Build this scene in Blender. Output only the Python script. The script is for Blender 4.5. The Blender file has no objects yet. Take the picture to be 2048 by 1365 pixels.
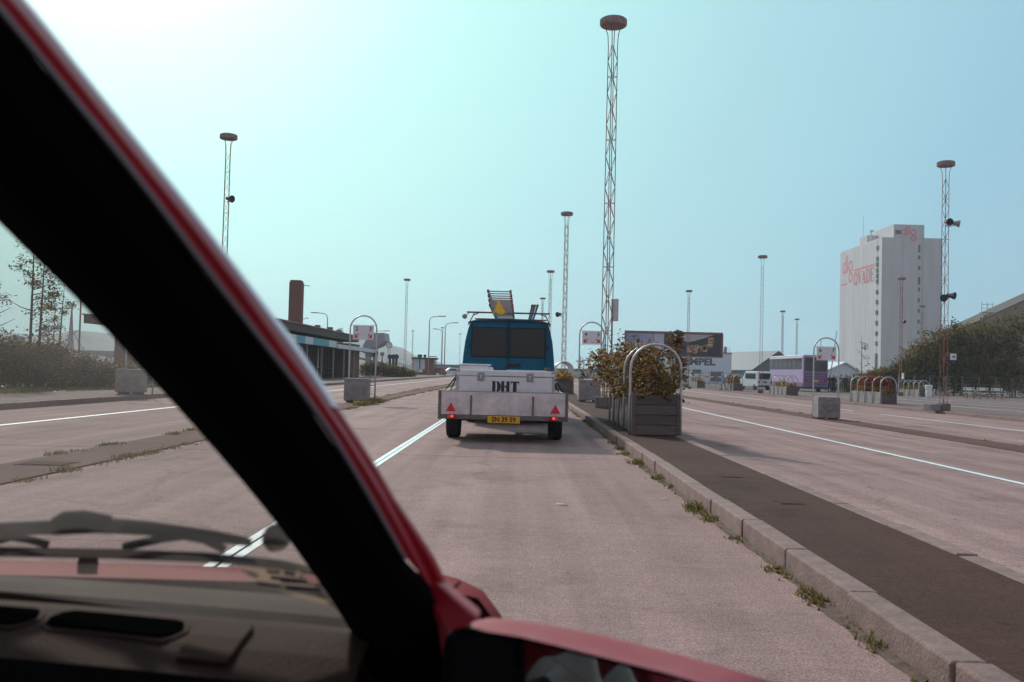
import bpy, bmesh, math, random
from mathutils import Vector, Matrix
random.seed(7)
PI = math.pi
C = bpy.context.scene.collection
SC = bpy.context.scene

# ------------------------------------------------------------------ camera
EYE = Vector((0, 0, 1.05))
FPX = 1900.0                                   # focal length in photo pixels (photo 2048 x 1365)
ROLL = math.radians(1.4)
_x, _y = (1040 - 1024) / FPX, -(743 - 682.5) / FPX
_xu = _x * math.cos(ROLL) - _y * math.sin(ROLL)
_yu = _x * math.sin(ROLL) + _y * math.cos(ROLL)
PITCH, YAW = math.atan(-_yu), math.atan(_xu)
F0 = Vector((-math.sin(YAW) * math.cos(PITCH), math.cos(YAW) * math.cos(PITCH), math.sin(PITCH)))
R0 = Vector((math.cos(YAW), math.sin(YAW), 0))
U0 = R0.cross(F0)
RI = R0 * math.cos(ROLL) + U0 * math.sin(ROLL)
UI = -R0 * math.sin(ROLL) + U0 * math.cos(ROLL)
camd = bpy.data.cameras.new('camera')
cam = bpy.data.objects.new('camera', camd)
C.objects.link(cam)
camd.sensor_width = 36.0
camd.lens = 36.0 * FPX / 2048
camd.clip_start = 0.02
camd.clip_end = 6000
camd.dof.use_dof = True
camd.dof.focus_distance = 17.0
camd.dof.aperture_fstop = 9.0
m = Matrix((RI, UI, -F0)).transposed().to_4x4()
m.translation = EYE
cam.matrix_world = m
SC.camera = cam

# ------------------------------------------------------------------ light
SUN_EL, SUN_AZ = math.radians(30), math.radians(-25)      # azimuth from +Y towards +X
SDIR = Vector((math.sin(SUN_AZ) * math.cos(SUN_EL), math.cos(SUN_AZ) * math.cos(SUN_EL), math.sin(SUN_EL)))
sl = bpy.data.lights.new('sun', 'SUN')
sl.energy = 3.2
sl.angle = math.radians(3.0)
sl.color = (1.0, 0.91, 0.82)
so = bpy.data.objects.new('sun', sl)
C.objects.link(so)
so.rotation_euler = (-SDIR).to_track_quat('-Z', 'Y').to_euler()
W = bpy.data.worlds.new('World')
SC.world = W
W.use_nodes = True
nt = W.node_tree
nt.nodes.clear()
def wn(t, **k):
    n = nt.nodes.new(t)
    for a, b in k.items(): setattr(n, a, b)
    return n
out = wn('ShaderNodeOutputWorld')
bg = wn('ShaderNodeBackground')
sky = wn('ShaderNodeTexSky', sky_type='NISHITA', sun_disc=False)
sky.sun_elevation = SUN_EL
sky.sun_rotation = SUN_AZ
sky.dust_density = 4.0
sky.air_density = 1.0
sky.ozone_density = 1.0
tc = wn('ShaderNodeTexCoord')
dot = wn('ShaderNodeVectorMath', operation='DOT_PRODUCT')
dot.inputs[1].default_value = SDIR
nt.links.new(tc.outputs['Generated'], dot.inputs[0])
# hazy veil: an even milky sky that brightens towards the sun
ramp = wn('ShaderNodeValToRGB')
cr = ramp.color_ramp
cr.elements[0].position = 0.0
cr.elements[0].color = (0.49, 0.475, 0.53, 1)
cr.elements[1].position = 1.0
cr.elements[1].color = (1.15, 1.35, 1.35, 1)
for p, c in ((0.58, (0.43, 0.47, 0.55)), (0.82, (0.325, 0.60, 0.76)), (0.865, (0.385, 0.69, 0.81)), (0.90, (0.42, 0.74, 0.84)), (0.945, (0.49, 0.90, 0.92)), (0.968, (0.53, 0.99, 0.97)), (0.987, (0.68, 1.06, 1.03))):
    e = cr.elements.new(p); e.color = (*c, 1)
half = wn('ShaderNodeMapRange')
half.inputs['From Min'].default_value = -1.0
nt.links.new(dot.outputs['Value'], half.inputs['Value'])
nt.links.new(half.outputs['Result'], ramp.inputs['Fac'])
mul = wn('ShaderNodeMixRGB', blend_type='MULTIPLY')
mul.inputs['Fac'].default_value = 1.0
mul.inputs['Color2'].default_value = (0.07, 0.085, 0.08, 1)
nt.links.new(sky.outputs['Color'], mul.inputs['Color1'])
mix = wn('ShaderNodeMixRGB', blend_type='MIX')
mix.inputs['Fac'].default_value = 0.9
nt.links.new(mul.outputs['Color'], mix.inputs['Color1'])
nt.links.new(ramp.outputs['Color'], mix.inputs['Color2'])
nt.links.new(mix.outputs['Color'], bg.inputs['Color'])
bg.inputs['Strength'].default_value = 1.0
nt.links.new(bg.outputs['Background'], out.inputs['Surface'])
SC.view_settings.view_transform = 'Standard'
SC.view_settings.look = 'None'
SC.view_settings.gamma = 1.0
SC.view_settings.exposure = 0.0
SC.cycles.max_bounces = 6
SC.cycles.transparent_max_bounces = 12
SC.cycles.volume_bounces = 0

# ------------------------------------------------------------------ helpers
def ray(px, py):
    return F0 + RI * ((px - 1024) / FPX) + UI * ((682.5 - py) / FPX)
def P(px, py, Y):
    """the point of the place at depth Y metres ahead that photo pixel (px, py) looks at"""
    d = ray(px, py)
    return EYE + d * (Y / d.y)
def X(px, py, Y): return P(px, py, Y).x
def Z(px, py, Y): return P(px, py, Y).z
def gz(x):
    """height of the paved surface: it falls slightly to the right for drainage"""
    if x <= 2.5: return 0.0
    if x <= 10: return -0.25 * (x - 2.5) / 7.5
    if x <= 20: return -0.25 - 0.05 * (x - 10) / 10
    return -0.30
def lerp(a, b, t): return a + (b - a) * t

def nodes(mat):
    mat.use_nodes = True
    return mat.node_tree, mat.node_tree.nodes['Principled BSDF']
def mat(name, col, rough=0.7, metal=0.0, var=0.12, scale=3.0, bump=0.0, bscale=40.0, spec=0.4, stretch=(1, 1, 1), rnd=0.0, coat=0.0, detail=4.0, sss=0.0):
    mt = bpy.data.materials.new(name)
    t, b = nodes(mt)
    L = t.links.new
    tx = t.nodes.new('ShaderNodeTexCoord')
    mp = t.nodes.new('ShaderNodeMapping')
    mp.inputs['Scale'].default_value = stretch
    L(tx.outputs['Object'], mp.inputs['Vector'])
    no = t.nodes.new('ShaderNodeTexNoise')
    no.inputs['Scale'].default_value = scale
    no.inputs['Detail'].default_value = detail
    no.inputs['Roughness'].default_value = 0.65
    L(mp.outputs['Vector'], no.inputs['Vector'])
    rp = t.nodes.new('ShaderNodeValToRGB')
    rp.color_ramp.elements[0].position = 0.3
    rp.color_ramp.elements[1].position = 0.7
    rp.color_ramp.elements[0].color = (*[max(0, c * (1 - var)) for c in col], 1)
    rp.color_ramp.elements[1].color = (*[min(1, c * (1 + var)) for c in col], 1)
    L(no.outputs['Fac'], rp.inputs['Fac'])
    src = rp.outputs['Color']
    if rnd:
        oi = t.nodes.new('ShaderNodeObjectInfo')
        mr = t.nodes.new('ShaderNodeMapRange')
        mr.inputs['To Min'].default_value = 1 - rnd
        mr.inputs['To Max'].default_value = 1 + rnd
        L(oi.outputs['Random'], mr.inputs['Value'])
        mx = t.nodes.new('ShaderNodeMixRGB'); mx.blend_type = 'MULTIPLY'; mx.inputs['Fac'].default_value = 1
        L(src, mx.inputs['Color1']); L(mr.outputs['Result'], mx.inputs['Color2'])
        src = mx.outputs['Color']
    L(src, b.inputs['Base Color'])
    b.inputs['Roughness'].default_value = rough
    b.inputs['Metallic'].default_value = metal
    b.inputs['Specular IOR Level'].default_value = spec
    if coat:
        b.inputs['Coat Weight'].default_value = coat
        b.inputs['Coat Roughness'].default_value = 0.06
    if bump:
        bn = t.nodes.new('ShaderNodeTexNoise'); bn.inputs['Scale'].default_value = bscale; bn.inputs['Detail'].default_value = 3
        L(mp.outputs['Vector'], bn.inputs['Vector'])
        bu = t.nodes.new('ShaderNodeBump'); bu.inputs['Strength'].default_value = bump; bu.inputs['Distance'].default_value = 0.01
        L(bn.outputs['Fac'], bu.inputs['Height']); L(bu.outputs['Normal'], b.inputs['Normal'])
    return mt
def leafmat(name, col, var=0.35):
    mt = mat(name, col, rough=0.6, var=var, scale=1.3, spec=0.25)
    t, b = nodes(mt)
    tr = t.nodes.new('ShaderNodeBsdfTranslucent')
    src = b.inputs['Base Color'].links[0].from_socket
    t.links.new(src, tr.inputs['Color'])
    ms = t.nodes.new('ShaderNodeMixShader'); ms.inputs['Fac'].default_value = 0.4
    o = [n for n in t.nodes if n.type == 'OUTPUT_MATERIAL'][0]
    t.links.new(b.outputs['BSDF'], ms.inputs[1]); t.links.new(tr.outputs['BSDF'], ms.inputs[2])
    t.links.new(ms.outputs['Shader'], o.inputs['Surface'])
    return mt
def glassmat(name, tint=(0.9, 0.93, 0.92), dust=0.05, gloss=1.0, dustcol=(0.75, 0.78, 0.82)):
    mt = bpy.data.materials.new(name); mt.use_nodes = True
    t = mt.node_tree; t.nodes.clear(); L = t.links.new
    o = t.nodes.new('ShaderNodeOutputMaterial')
    tr = t.nodes.new('ShaderNodeBsdfTransparent'); tr.inputs['Color'].default_value = (*tint, 1)
    gl = t.nodes.new('ShaderNodeBsdfGlossy'); gl.inputs['Roughness'].default_value = 0.02
    fr = t.nodes.new('ShaderNodeLayerWeight'); fr.inputs['Blend'].default_value = 0.25
    fm = t.nodes.new('ShaderNodeMath'); fm.operation = 'MULTIPLY'; fm.inputs[1].default_value = 0.35 * gloss
    L(fr.outputs['Fresnel'], fm.inputs[0])
    m1 = t.nodes.new('ShaderNodeMixShader'); L(fm.outputs[0], m1.inputs[0]); L(tr.outputs[0], m1.inputs[1]); L(gl.outputs[0], m1.inputs[2])
    tl = t.nodes.new('ShaderNodeBsdfTranslucent'); tl.inputs['Color'].default_value = (*dustcol, 1)
    no = t.nodes.new('ShaderNodeTexNoise'); no.inputs['Scale'].default_value = 6; no.inputs['Detail'].default_value = 6
    tx = t.nodes.new('ShaderNodeTexCoord'); gm = t.nodes.new('ShaderNodeMapping'); gm.inputs['Rotation'].default_value = (0, .6, 0); gm.inputs['Scale'].default_value = (.7, 1, 3.5); L(tx.outputs['Object'], gm.inputs['Vector']); L(gm.outputs['Vector'], no.inputs['Vector'])
    mr = t.nodes.new('ShaderNodeMapRange'); mr.inputs['From Min'].default_value = 0.3; mr.inputs['From Max'].default_value = 0.75
    mr.inputs['To Min'].default_value = dust * 0.5; mr.inputs['To Max'].default_value = dust * 1.6
    L(no.outputs['Fac'], mr.inputs['Value'])
    m2 = t.nodes.new('ShaderNodeMixShader'); L(mr.outputs['Result'], m2.inputs[0]); L(m1.outputs[0], m2.inputs[1]); L(tl.outputs[0], m2.inputs[2])
    L(m2.outputs[0], o.inputs['Surface'])
    return mt
def emit(name, col, s, base):
    mt = mat(name, base, rough=0.2)
    t, b = nodes(mt)
    b.inputs['Emission Color'].default_value = (*col, 1)
    b.inputs['Emission Strength'].default_value = s
    return mt

class MB:
    """collects shapes, then links them as ONE mesh object"""
    def __init__(s): s.v = []; s.f = []; s.mi = []; s.cur = 0
    def add(s, vs, fs):
        k = len(s.v); s.v += [tuple(v) for v in vs]
        for f in fs: s.f.append(tuple(i + k for i in f)); s.mi.append(s.cur)
        return s
    def hexa(s, p):
        return s.add(p, [(0, 3, 2, 1), (4, 5, 6, 7), (0, 1, 5, 4), (1, 2, 6, 5), (2, 3, 7, 6), (3, 0, 4, 7)])
    def box(s, x0, x1, y0, y1, z0, z1):
        return s.hexa([(x0, y0, z0), (x1, y0, z0), (x1, y1, z0), (x0, y1, z0), (x0, y0, z1), (x1, y0, z1), (x1, y1, z1), (x0, y1, z1)])
    def bar(s, a, b, w, h=None, up=(0, 0, 1)):
        a, b = Vector(a), Vector(b); h = w if h is None else h
        d = (b - a).normalized(); u = Vector(up)
        if abs(d.dot(u)) > 0.95: u = Vector((0, 1, 0))
        r = d.cross(u).normalized() * (w / 2); u = r.cross(d).normalized() * (h / 2)
        return s.hexa([a - r - u, a + r - u, a + r + u, a - r + u, b - r - u, b + r - u, b + r + u, b - r + u])
    def tube(s, pts, r, n=8, cap=True):
        pts = [Vector(p) for p in pts]; k = len(s.v); u = None
        for i, p in enumerate(pts):
            d = (pts[min(i + 1, len(pts) - 1)] - pts[max(i - 1, 0)]).normalized()
            if u is None:
                u = d.orthogonal().normalized()
            u = (u - d * u.dot(d))
            u = u.normalized() if u.length > 1e-6 else d.orthogonal().normalized()
            w = d.cross(u)
            rr = r[i] if isinstance(r, (list, tuple)) else r
            for j in range(n):
                a = 2 * PI * j / n
                s.v.append(tuple(p + (u * math.cos(a) + w * math.sin(a)) * rr))
        for i in range(len(pts) - 1):
            for j in range(n):
                s.f.append((k + i * n + j, k + i * n + (j + 1) % n, k + (i + 1) * n + (j + 1) % n, k + (i + 1) * n + j)); s.mi.append(s.cur)
        if cap:
            s.f.append(tuple(k + j for j in reversed(range(n)))); s.mi.append(s.cur)
            e = k + (len(pts) - 1) * n
            s.f.append(tuple(e + j for j in range(n))); s.mi.append(s.cur)
        return s
    def lathe(s, prof, c, n=16, axis='z'):
        k = len(s.v)
        for (r, h) in prof:
            for j in range(n):
                a = 2 * PI * j / n; x, y = r * math.cos(a), r * math.sin(a)
                p = {'z': (x, y, h), 'x': (h, x, y), 'y': (y, h, x)}[axis]
                s.v.append((c[0] + p[0], c[1] + p[1], c[2] + p[2]))
        for i in range(len(prof) - 1):
            for j in range(n):
                s.f.append((k + i * n + j, k + i * n + (j + 1) % n, k + (i + 1) * n + (j + 1) % n, k + (i + 1) * n + j)); s.mi.append(s.cur)
        s.f.append(tuple(k + j for j in reversed(range(n)))); s.mi.append(s.cur)
        e = k + (len(prof) - 1) * n
        s.f.append(tuple(e + j for j in range(n))); s.mi.append(s.cur)
        return s
    def prism(s, poly, O, A, B, N):
        """polygon (a, b) in the plane O + a*A + b*B, given the thickness N"""
        O, A, B, N = Vector(O), Vector(A), Vector(B), Vector(N); n = len(poly)
        v = [O + A * a + B * b for a, b in poly]; v += [p + N for p in v]
        return s.add(v, [tuple(reversed(range(n))), tuple(range(n, 2 * n))] + [(i, (i + 1) % n, n + (i + 1) % n, n + i) for i in range(n)])
    def grid(s, rows):
        k = len(s.v); nr, nc = len(rows), len(rows[0])
        for r in rows: s.v += [tuple(p) for p in r]
        for i in range(nr - 1):
            for j in range(nc - 1):
                a = k + i * nc + j; s.f.append((a, a + 1, a + nc + 1, a + nc)); s.mi.append(s.cur)
        return s
    def build(s, name, mats, parent=None, smooth=False, bevel=0, solid=0, sub=0, kind=None, segs=2):
        me = bpy.data.meshes.new(name); me.from_pydata(s.v, [], s.f); me.validate()
        mats = mats if isinstance(mats, (list, tuple)) else [mats]
        for x in mats: me.materials.append(x)
        if len(mats) > 1:
            for p, i in zip(me.polygons, s.mi): p.material_index = i
        bm = bmesh.new(); bm.from_mesh(me); bmesh.ops.recalc_face_normals(bm, faces=bm.faces); bm.to_mesh(me); bm.free()
        if smooth:
            for p in me.polygons: p.use_smooth = True
        o = bpy.data.objects.new(name, me); C.objects.link(o)
        if parent: o.parent = parent
        if solid:
            mo = o.modifiers.new('solid', 'SOLIDIFY'); mo.thickness = solid; mo.offset = 0
        if sub:
            mo = o.modifiers.new('sub', 'SUBSURF'); mo.levels = sub; mo.render_levels = sub
        if bevel:
            mo = o.modifiers.new('bevel', 'BEVEL'); mo.width = bevel; mo.segments = segs; mo.limit_method = 'ANGLE'; mo.angle_limit = math.radians(35)
        if kind: o['kind'] = kind
        return o
def smooth_angle(o):
    for p in o.data.polygons: p.use_smooth = True
    mo = o.modifiers.new('edge', 'EDGE_SPLIT'); mo.split_angle = math.radians(40)
    return o
def tag(o, label, cat, group=None):
    o['label'] = label; o['category'] = cat
    if group: o['group'] = group
    return o
def thing(name, label, cat, loc=(0, 0, 0), rz=0.0, group=None):
    o = bpy.data.objects.new(name, None); C.objects.link(o)
    o.empty_display_size = 0.2
    o.location = loc; o.rotation_euler = (0, 0, rz)
    return tag(o, label, cat, group)
def kids(o): return [x for x in C.objects if x.parent == o]
def dup(o, loc=None, rz=None, label=None, parent=None):
    c = o.copy(); C.objects.link(c)
    if parent: c.parent = parent
    if loc is not None: c.location = loc
    if rz is not None: c.rotation_euler = (0, 0, rz)
    if label: c['label'] = label
    for k in kids(o): dup(k, parent=c)
    return c
def text_geo(s, size, bold=0.0):
    cu = bpy.data.curves.new('t', 'FONT'); cu.body = s; cu.size = size; cu.align_x = 'CENTER'; cu.align_y = 'CENTER'
    cu.offset = bold; cu.resolution_u = 3
    o = bpy.data.objects.new('t', cu); C.objects.link(o)
    dg = bpy.context.evaluated_depsgraph_get()
    me = bpy.data.meshes.new_from_object(o.evaluated_get(dg))
    v = [tuple(p.co) for p in me.vertices]; f = [tuple(p.vertices) for p in me.polygons]
    bpy.data.objects.remove(o); bpy.data.curves.remove(cu); bpy.data.meshes.remove(me)
    return v, f
def text(mb, s, size, O, A, B, N, bold=0.0):
    """flat lettering at O, along A, up B, lifted by N"""
    v, f = text_geo(s, size, bold); O, A, B, N = Vector(O), Vector(A), Vector(B), Vector(N)
    mb.add([O + A * p[0] + B * p[1] + N for p in v], f)
    return mb
def leaves(mb, pts, size, nm=1, weights=None, spread=0.6, up=0.0):
    for p in pts:
        s = size * random.uniform(0.6, 1.35)
        d = Vector((random.gauss(0, 1), random.gauss(0, 1), random.gauss(0, spread) - 0.15)).normalized()
        w = d.cross(Vector((random.gauss(0, .4), random.gauss(0, .4), 1))).normalized()
        n = d.cross(w) * s * 0.12
        p = Vector(p); b = p - d * s * .5
        mb.cur = random.choices(range(nm), weights)[0] if nm > 1 else 0
        mb.add([b, p - w * s * .34 + n, p + d * s * .5, p + w * s * .34 + n], [(0, 1, 2, 3)])
    mb.cur = 0
    return mb
def clumps(blobs, ncl, per, r, shell=0.55):
    """points gathered in clumps that fill ellipsoids (cx, cy, cz, rx, ry, rz)"""
    pts = []
    vol = [b[3] * b[4] * b[5] for b in blobs]
    for _ in range(ncl):
        b = random.choices(blobs, vol)[0]
        while True:
            d = Vector((random.uniform(-1, 1), random.uniform(-1, 1), random.uniform(-1, 1)))
            if 0.05 < d.length <= 1: break
        d = d.normalized() * (shell + (1 - shell) * random.random() if random.random() < .7 else random.random())
        c = (b[0] + d.x * b[3], b[1] + d.y * b[4], b[2] + d.z * b[5])
        rr = r * random.uniform(.5, 1.4)
        for _ in range(per):
            pts.append((c[0] + random.gauss(0, rr), c[1] + random.gauss(0, rr), c[2] + random.gauss(0, rr * .7)))
    return pts

# ------------------------------------------------------------------ materials
def roadmat(name, col, streak=0.14, speck=0.35):
    mt = bpy.data.materials.new(name); t, b = nodes(mt); L = t.links.new
    g = t.nodes.new('ShaderNodeNewGeometry')
    def noise(scale, detail=3, vec=None, rough=.6):
        n = t.nodes.new('ShaderNodeTexNoise'); n.inputs['Scale'].default_value = scale; n.inputs['Detail'].default_value = detail
        n.inputs['Roughness'].default_value = rough
        L(vec or g.outputs['Position'], n.inputs['Vector']); return n.outputs['Fac']
    def rng(v, a, c, f0=.3, f1=.7):
        r = t.nodes.new('ShaderNodeMapRange'); r.inputs['From Min'].default_value = f0; r.inputs['From Max'].default_value = f1
        r.inputs['To Min'].default_value = a; r.inputs['To Max'].default_value = c; L(v, r.inputs['Value']); return r.outputs['Result']
    def mulv(a, c):
        n = t.nodes.new('ShaderNodeMath'); n.operation = 'MULTIPLY'; L(a, n.inputs[0]); L(c, n.inputs[1]); return n.outputs[0]
    mp = t.nodes.new('ShaderNodeMapping'); mp.inputs['Scale'].default_value = (2.4, .09, 1); L(g.outputs['Position'], mp.inputs['Vector'])
    mp2 = t.nodes.new('ShaderNodeMapping'); mp2.inputs['Scale'].default_value = (.9, 9, 1); L(g.outputs['Position'], mp2.inputs['Vector'])
    v = mulv(rng(noise(1, 3, mp.outputs['Vector']), 1 - streak, 1 + streak), rng(noise(.45, 5), .86, 1.13))
    v = mulv(v, rng(noise(1.6, 3, mp2.outputs['Vector']), .95, 1.05))
    v = mulv(v, rng(noise(6, 5, None, .75), .90, 1.09))
    v = mulv(v, rng(noise(95, 4, None, .8), 1 - speck, 1 + speck, .35, .65))
    v = mulv(v, rng(noise(28, 4, None, .8), .86, 1.13, .35, .65))
    v = mulv(v, rng(noise(.9, 6, None, .7), .80, 1.0, .30, .46))
    vo = t.nodes.new('ShaderNodeTexVoronoi'); vo.inputs['Scale'].default_value = 3.1; L(g.outputs['Position'], vo.inputs['Vector'])
    v = mulv(v, rng(vo.outputs['Distance'], .62, 1.0, .02, .07))
    vc = t.nodes.new('ShaderNodeTexVoronoi'); vc.feature = 'DISTANCE_TO_EDGE'; vc.inputs['Scale'].default_value = .33
    dn = t.nodes.new('ShaderNodeTexNoise'); dn.inputs['Scale'].default_value = 1.7; dn.inputs['Detail'].default_value = 6; L(g.outputs['Position'], dn.inputs['Vector'])
    dm = t.nodes.new('ShaderNodeMixRGB'); dm.inputs['Fac'].default_value = .35; L(g.outputs['Position'], dm.inputs['Color1']); L(dn.outputs['Color'], dm.inputs['Color2']); L(dm.outputs['Color'], vc.inputs['Vector'])
    cm = t.nodes.new('ShaderNodeMath'); cm.operation = 'MAXIMUM'; L(rng(vc.outputs['Distance'], .80, 1.0, .001, .006), cm.inputs[0]); L(rng(noise(.21, 3), 0.0, 1.3, .38, .56), cm.inputs[1])
    cl = t.nodes.new('ShaderNodeMath'); cl.operation = 'MINIMUM'; cl.inputs[1].default_value = 1.0; L(cm.outputs[0], cl.inputs[0]); v = mulv(v, cl.outputs[0])
    v = mulv(v, rng(noise(1.9, 5, None, .75), .72, 1.0, .24, .36))
    oi = t.nodes.new('ShaderNodeObjectInfo'); v = mulv(v, rng(oi.outputs['Random'], .96, 1.04, 0, 1))
    hv = t.nodes.new('ShaderNodeMixRGB'); hv.inputs['Color1'].default_value = (col[0] * 1.05, col[1] * .97, col[2] * .95, 1); hv.inputs['Color2'].default_value = (col[0] * .95, col[1] * 1.03, col[2] * 1.06, 1)
    L(rng(noise(130, 2), 0, 1, .4, .6), hv.inputs['Fac'])
    mx = t.nodes.new('ShaderNodeMixRGB'); mx.blend_type = 'MULTIPLY'; mx.inputs['Fac'].default_value = 1
    L(hv.outputs['Color'], mx.inputs['Color1']); L(v, mx.inputs['Color2']); L(mx.outputs['Color'], b.inputs['Base Color'])
    b.inputs['Roughness'].default_value = .85; b.inputs['Specular IOR Level'].default_value = .08
    bu = t.nodes.new('ShaderNodeBump'); bu.inputs['Strength'].default_value = .5; bu.inputs['Distance'].default_value = .006
    L(noise(70, 4, None, .8), bu.inputs['Height']); L(bu.outputs['Normal'], b.inputs['Normal'])
    return mt
M = {}
M['concrete_road'] = roadmat('concrete_road', (.318, .206, .192), .20, .52)
M['asphalt'] = roadmat('asphalt', (.080, .043, .035), .10, .35)
M['asphalt_pale'] = roadmat('asphalt_pale', (.20, .14, .135), .12, .25)
M['strip'] = roadmat('strip', (.14, .072, .06), .12, .3)
M['soil'] = mat('soil', (.09, .07, .06), .95, var=.3, scale=.6)
M['kerb'] = mat('kerb_stone', (.235, .150, .134), .85, var=.25, scale=9, bump=.5, bscale=60, rnd=.10, detail=7)
M['paint'] = mat('road_paint', (.74, .82, .84), .6, var=.16, scale=14, detail=6)
M['concrete'] = mat('concrete', (.26, .235, .235), .85, var=.25, scale=6, bump=.4, bscale=50, detail=6)
M['concrete_dark'] = mat('concrete_dark', (.15, .12, .11), .9, var=.3, scale=8, bump=.4, bscale=40)
M['plank'] = mat('plank', (.125, .10, .095), .85, var=.3, scale=5, stretch=(.5, 1, 9), bump=.4, bscale=20, rnd=.15)
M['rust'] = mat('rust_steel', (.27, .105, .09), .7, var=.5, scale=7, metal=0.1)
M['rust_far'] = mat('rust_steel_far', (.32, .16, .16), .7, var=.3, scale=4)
M['galv'] = mat('galvanised', (.52, .52, .55), .5, metal=.55, var=.15, scale=12)
M['galv_dark'] = mat('galvanised_dull', (.32, .31, .33), .6, metal=.3, var=.2, scale=12)
M['head'] = mat('lamp_head_steel', (.30, .215, .21), .6, var=.3, scale=8)
M['white'] = mat('white_enamel', (.70, .71, .75), .45, var=.06, scale=5)
M['sign_red'] = mat('sign_red', (.62, .045, .035), .5, var=.06)
M['sign_black'] = mat('sign_black', (.03, .03, .035), .5)
M['brick'] = mat('brick', (.165, .085, .065), .9, var=.4, scale=18, stretch=(1, 1, 3), bump=.4)
M['brick_pale'] = mat('brick_pale', (.25, .165, .13), .9, var=.3, scale=16, stretch=(1, 1, 3), bump=.3)
M['fascia'] = mat('roof_fascia', (.085, .062, .055), .8, var=.2, scale=4)
M['teal'] = mat('canopy_teal', (.06, .30, .36), .5, var=.08)
M['pale_panel'] = mat('canopy_pale', (.52, .58, .60), .5, var=.08)
M['dark_glass'] = mat('dark_glass', (.03, .032, .035), .12, spec=.6, var=.1)
M['mullion'] = mat('wood_mullion', (.13, .085, .05), .7, var=.3, scale=9)
M['silo'] = mat('silo_render', (.54, .50, .53), .85, var=.10, scale=.35, stretch=(1, 1, .12), detail=8)
M['silo_panel'] = mat('silo_panel', (.50, .465, .49), .85, var=.12, scale=.35, stretch=(1, 1, .12), rnd=.04, detail=8)
M['logo'] = mat('logo_red', (.70, .085, .13), .7, var=.12, scale=.8)
M['window'] = mat('window_dark', (.05, .045, .05), .5, spec=.2)
M['metal_sheet'] = mat('sheet_cladding', (.10, .125, .15), .6, var=.07, scale=2, stretch=(8, 8, .2))
M['sheet_dark'] = mat('sheet_dark', (.10, .105, .12), .7, var=.12, scale=2, stretch=(8, 8, .3))
M['white_wall'] = mat('white_wall', (.66, .72, .78), .75, var=.07, scale=1.2)
M['navy'] = mat('navy_letter', (.055, .085, .12), .6)
M['van_blue'] = mat('van_blue', (.006, .115, .205), .5, var=.15, scale=5, spec=.25)
M['rubber'] = mat('rubber', (.018, .018, .02), .85, var=.2, scale=20)
M['black_metal'] = mat('black_metal', (.035, .028, .028), .55, var=.2)
M['mesh_dark'] = mat('window_mesh', (.012, .009, .009), .6, var=.2, scale=30)
M['alu'] = mat('aluminium', (.68, .68, .72), .42, metal=.35, var=.10, scale=9, detail=6)
M['alu_rail'] = mat('ladder_aluminium', (.42, .39, .40), .6, metal=.15, var=.15, scale=12)
M['weathered'] = mat('weathered_board', (.64, .55, .56), .75, var=.30, scale=3.5, bump=.2, detail=10)
M['frame_steel'] = mat('dull_steel', (.15, .135, .125), .65, metal=.2, var=.35, scale=10)
M['reflector'] = mat('red_reflector', (.66, .022, .03), .3, var=.08, scale=40)
M['brake'] = emit('brake_light', (1.0, .03, .03), 2.6, (.7, .02, .02))
M['lens_red'] = mat('lens_red', (.34, .02, .02), .25)
M['lens_orange'] = mat('lens_orange', (.55, .12, .03), .25)
M['plate'] = mat('plate_yellow', (.72, .36, .02), .5, var=.06)
M['plate_text'] = mat('plate_text', (.05, .03, .02), .5)
M['yellow_cloth'] = mat('yellow_cloth', (.80, .46, .05), .75, var=.2, scale=9)
M['bungee'] = mat('bungee', (.05, .03, .03), .8)
M['car_red'] = mat('car_red', (.30, .012, .022), .45, var=.05, coat=.12, spec=.3)
M['trim_black'] = mat('trim_black', (.005, .005, .006), .9, var=.1, spec=.04)
M['seal'] = mat('door_seal', (.11, .09, .10), .7, var=.1)
M['drip'] = mat('drip_rail', (.78, .78, .88), .4, var=.03)  # pale tone imitates the sky mirrored along the pillar edge
M['bonnet_red'] = mat('bonnet_red', (.19, .012, .017), .7, var=.05, spec=.06)
M['dash'] = mat('dash_vinyl', (.048, .027, .022), .8, var=.12, scale=6, bump=.25, bscale=300, spec=.05)
M['dash_lid'] = mat('dash_lid', (.050, .028, .023), .8, var=.1, scale=200, spec=.05)
M['void'] = mat('vent_void', (.003, .003, .003), 1.0, spec=.0)
M['wiper'] = mat('wiper_black', (.022, .016, .014), .9, spec=.05)
M['mirror'] = mat('mirror_silver', (.55, .57, .60), .03, metal=1.0, var=.0)
M['cloth'] = mat('grey_cloth', (.42, .38, .35), .9, var=.2, scale=9)
M['ticket'] = leafmat('ticket_paper', (.50, .37, .28), .05)
M['ticket_ink'] = mat('ticket_ink', (.13, .11, .24), .7, var=.2)
M['windscreen'] = glassmat('windscreen_glass', (.92, .91, .90), .05, .7, (.80, .70, .66))
M['bus_lilac'] = mat('bus_lilac', (.44, .31, .54), .4, var=.06)
M['bus_purple'] = mat('bus_purple', (.20, .125, .265), .4, var=.1)
M['van_white'] = mat('van_white', (.68, .70, .74), .4, var=.05)
M['bark'] = mat('bark', (.095, .065, .055), .9, var=.3, scale=8)
M['grass'] = leafmat('grass_green', (.115, .115, .032))
M['dry_grass'] = leafmat('dry_grass', (.24, .17, .06))
M['leaf_green'] = leafmat('leaf_green', (.10, .082, .02))
M['leaf_dark'] = leafmat('leaf_dark', (.055, .050, .016))
M['leaf_brown'] = leafmat('leaf_brown', (.25, .088, .036))
M['leaf_red'] = leafmat('leaf_red', (.33, .045, .032))
M['leaf_yellow'] = leafmat('leaf_yellow', (.48, .31, .045))
M['leaf_olive'] = leafmat('leaf_olive', (.25, .185, .035))
M['skin'] = mat('skin', (.48, .29, .22), .6)
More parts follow.
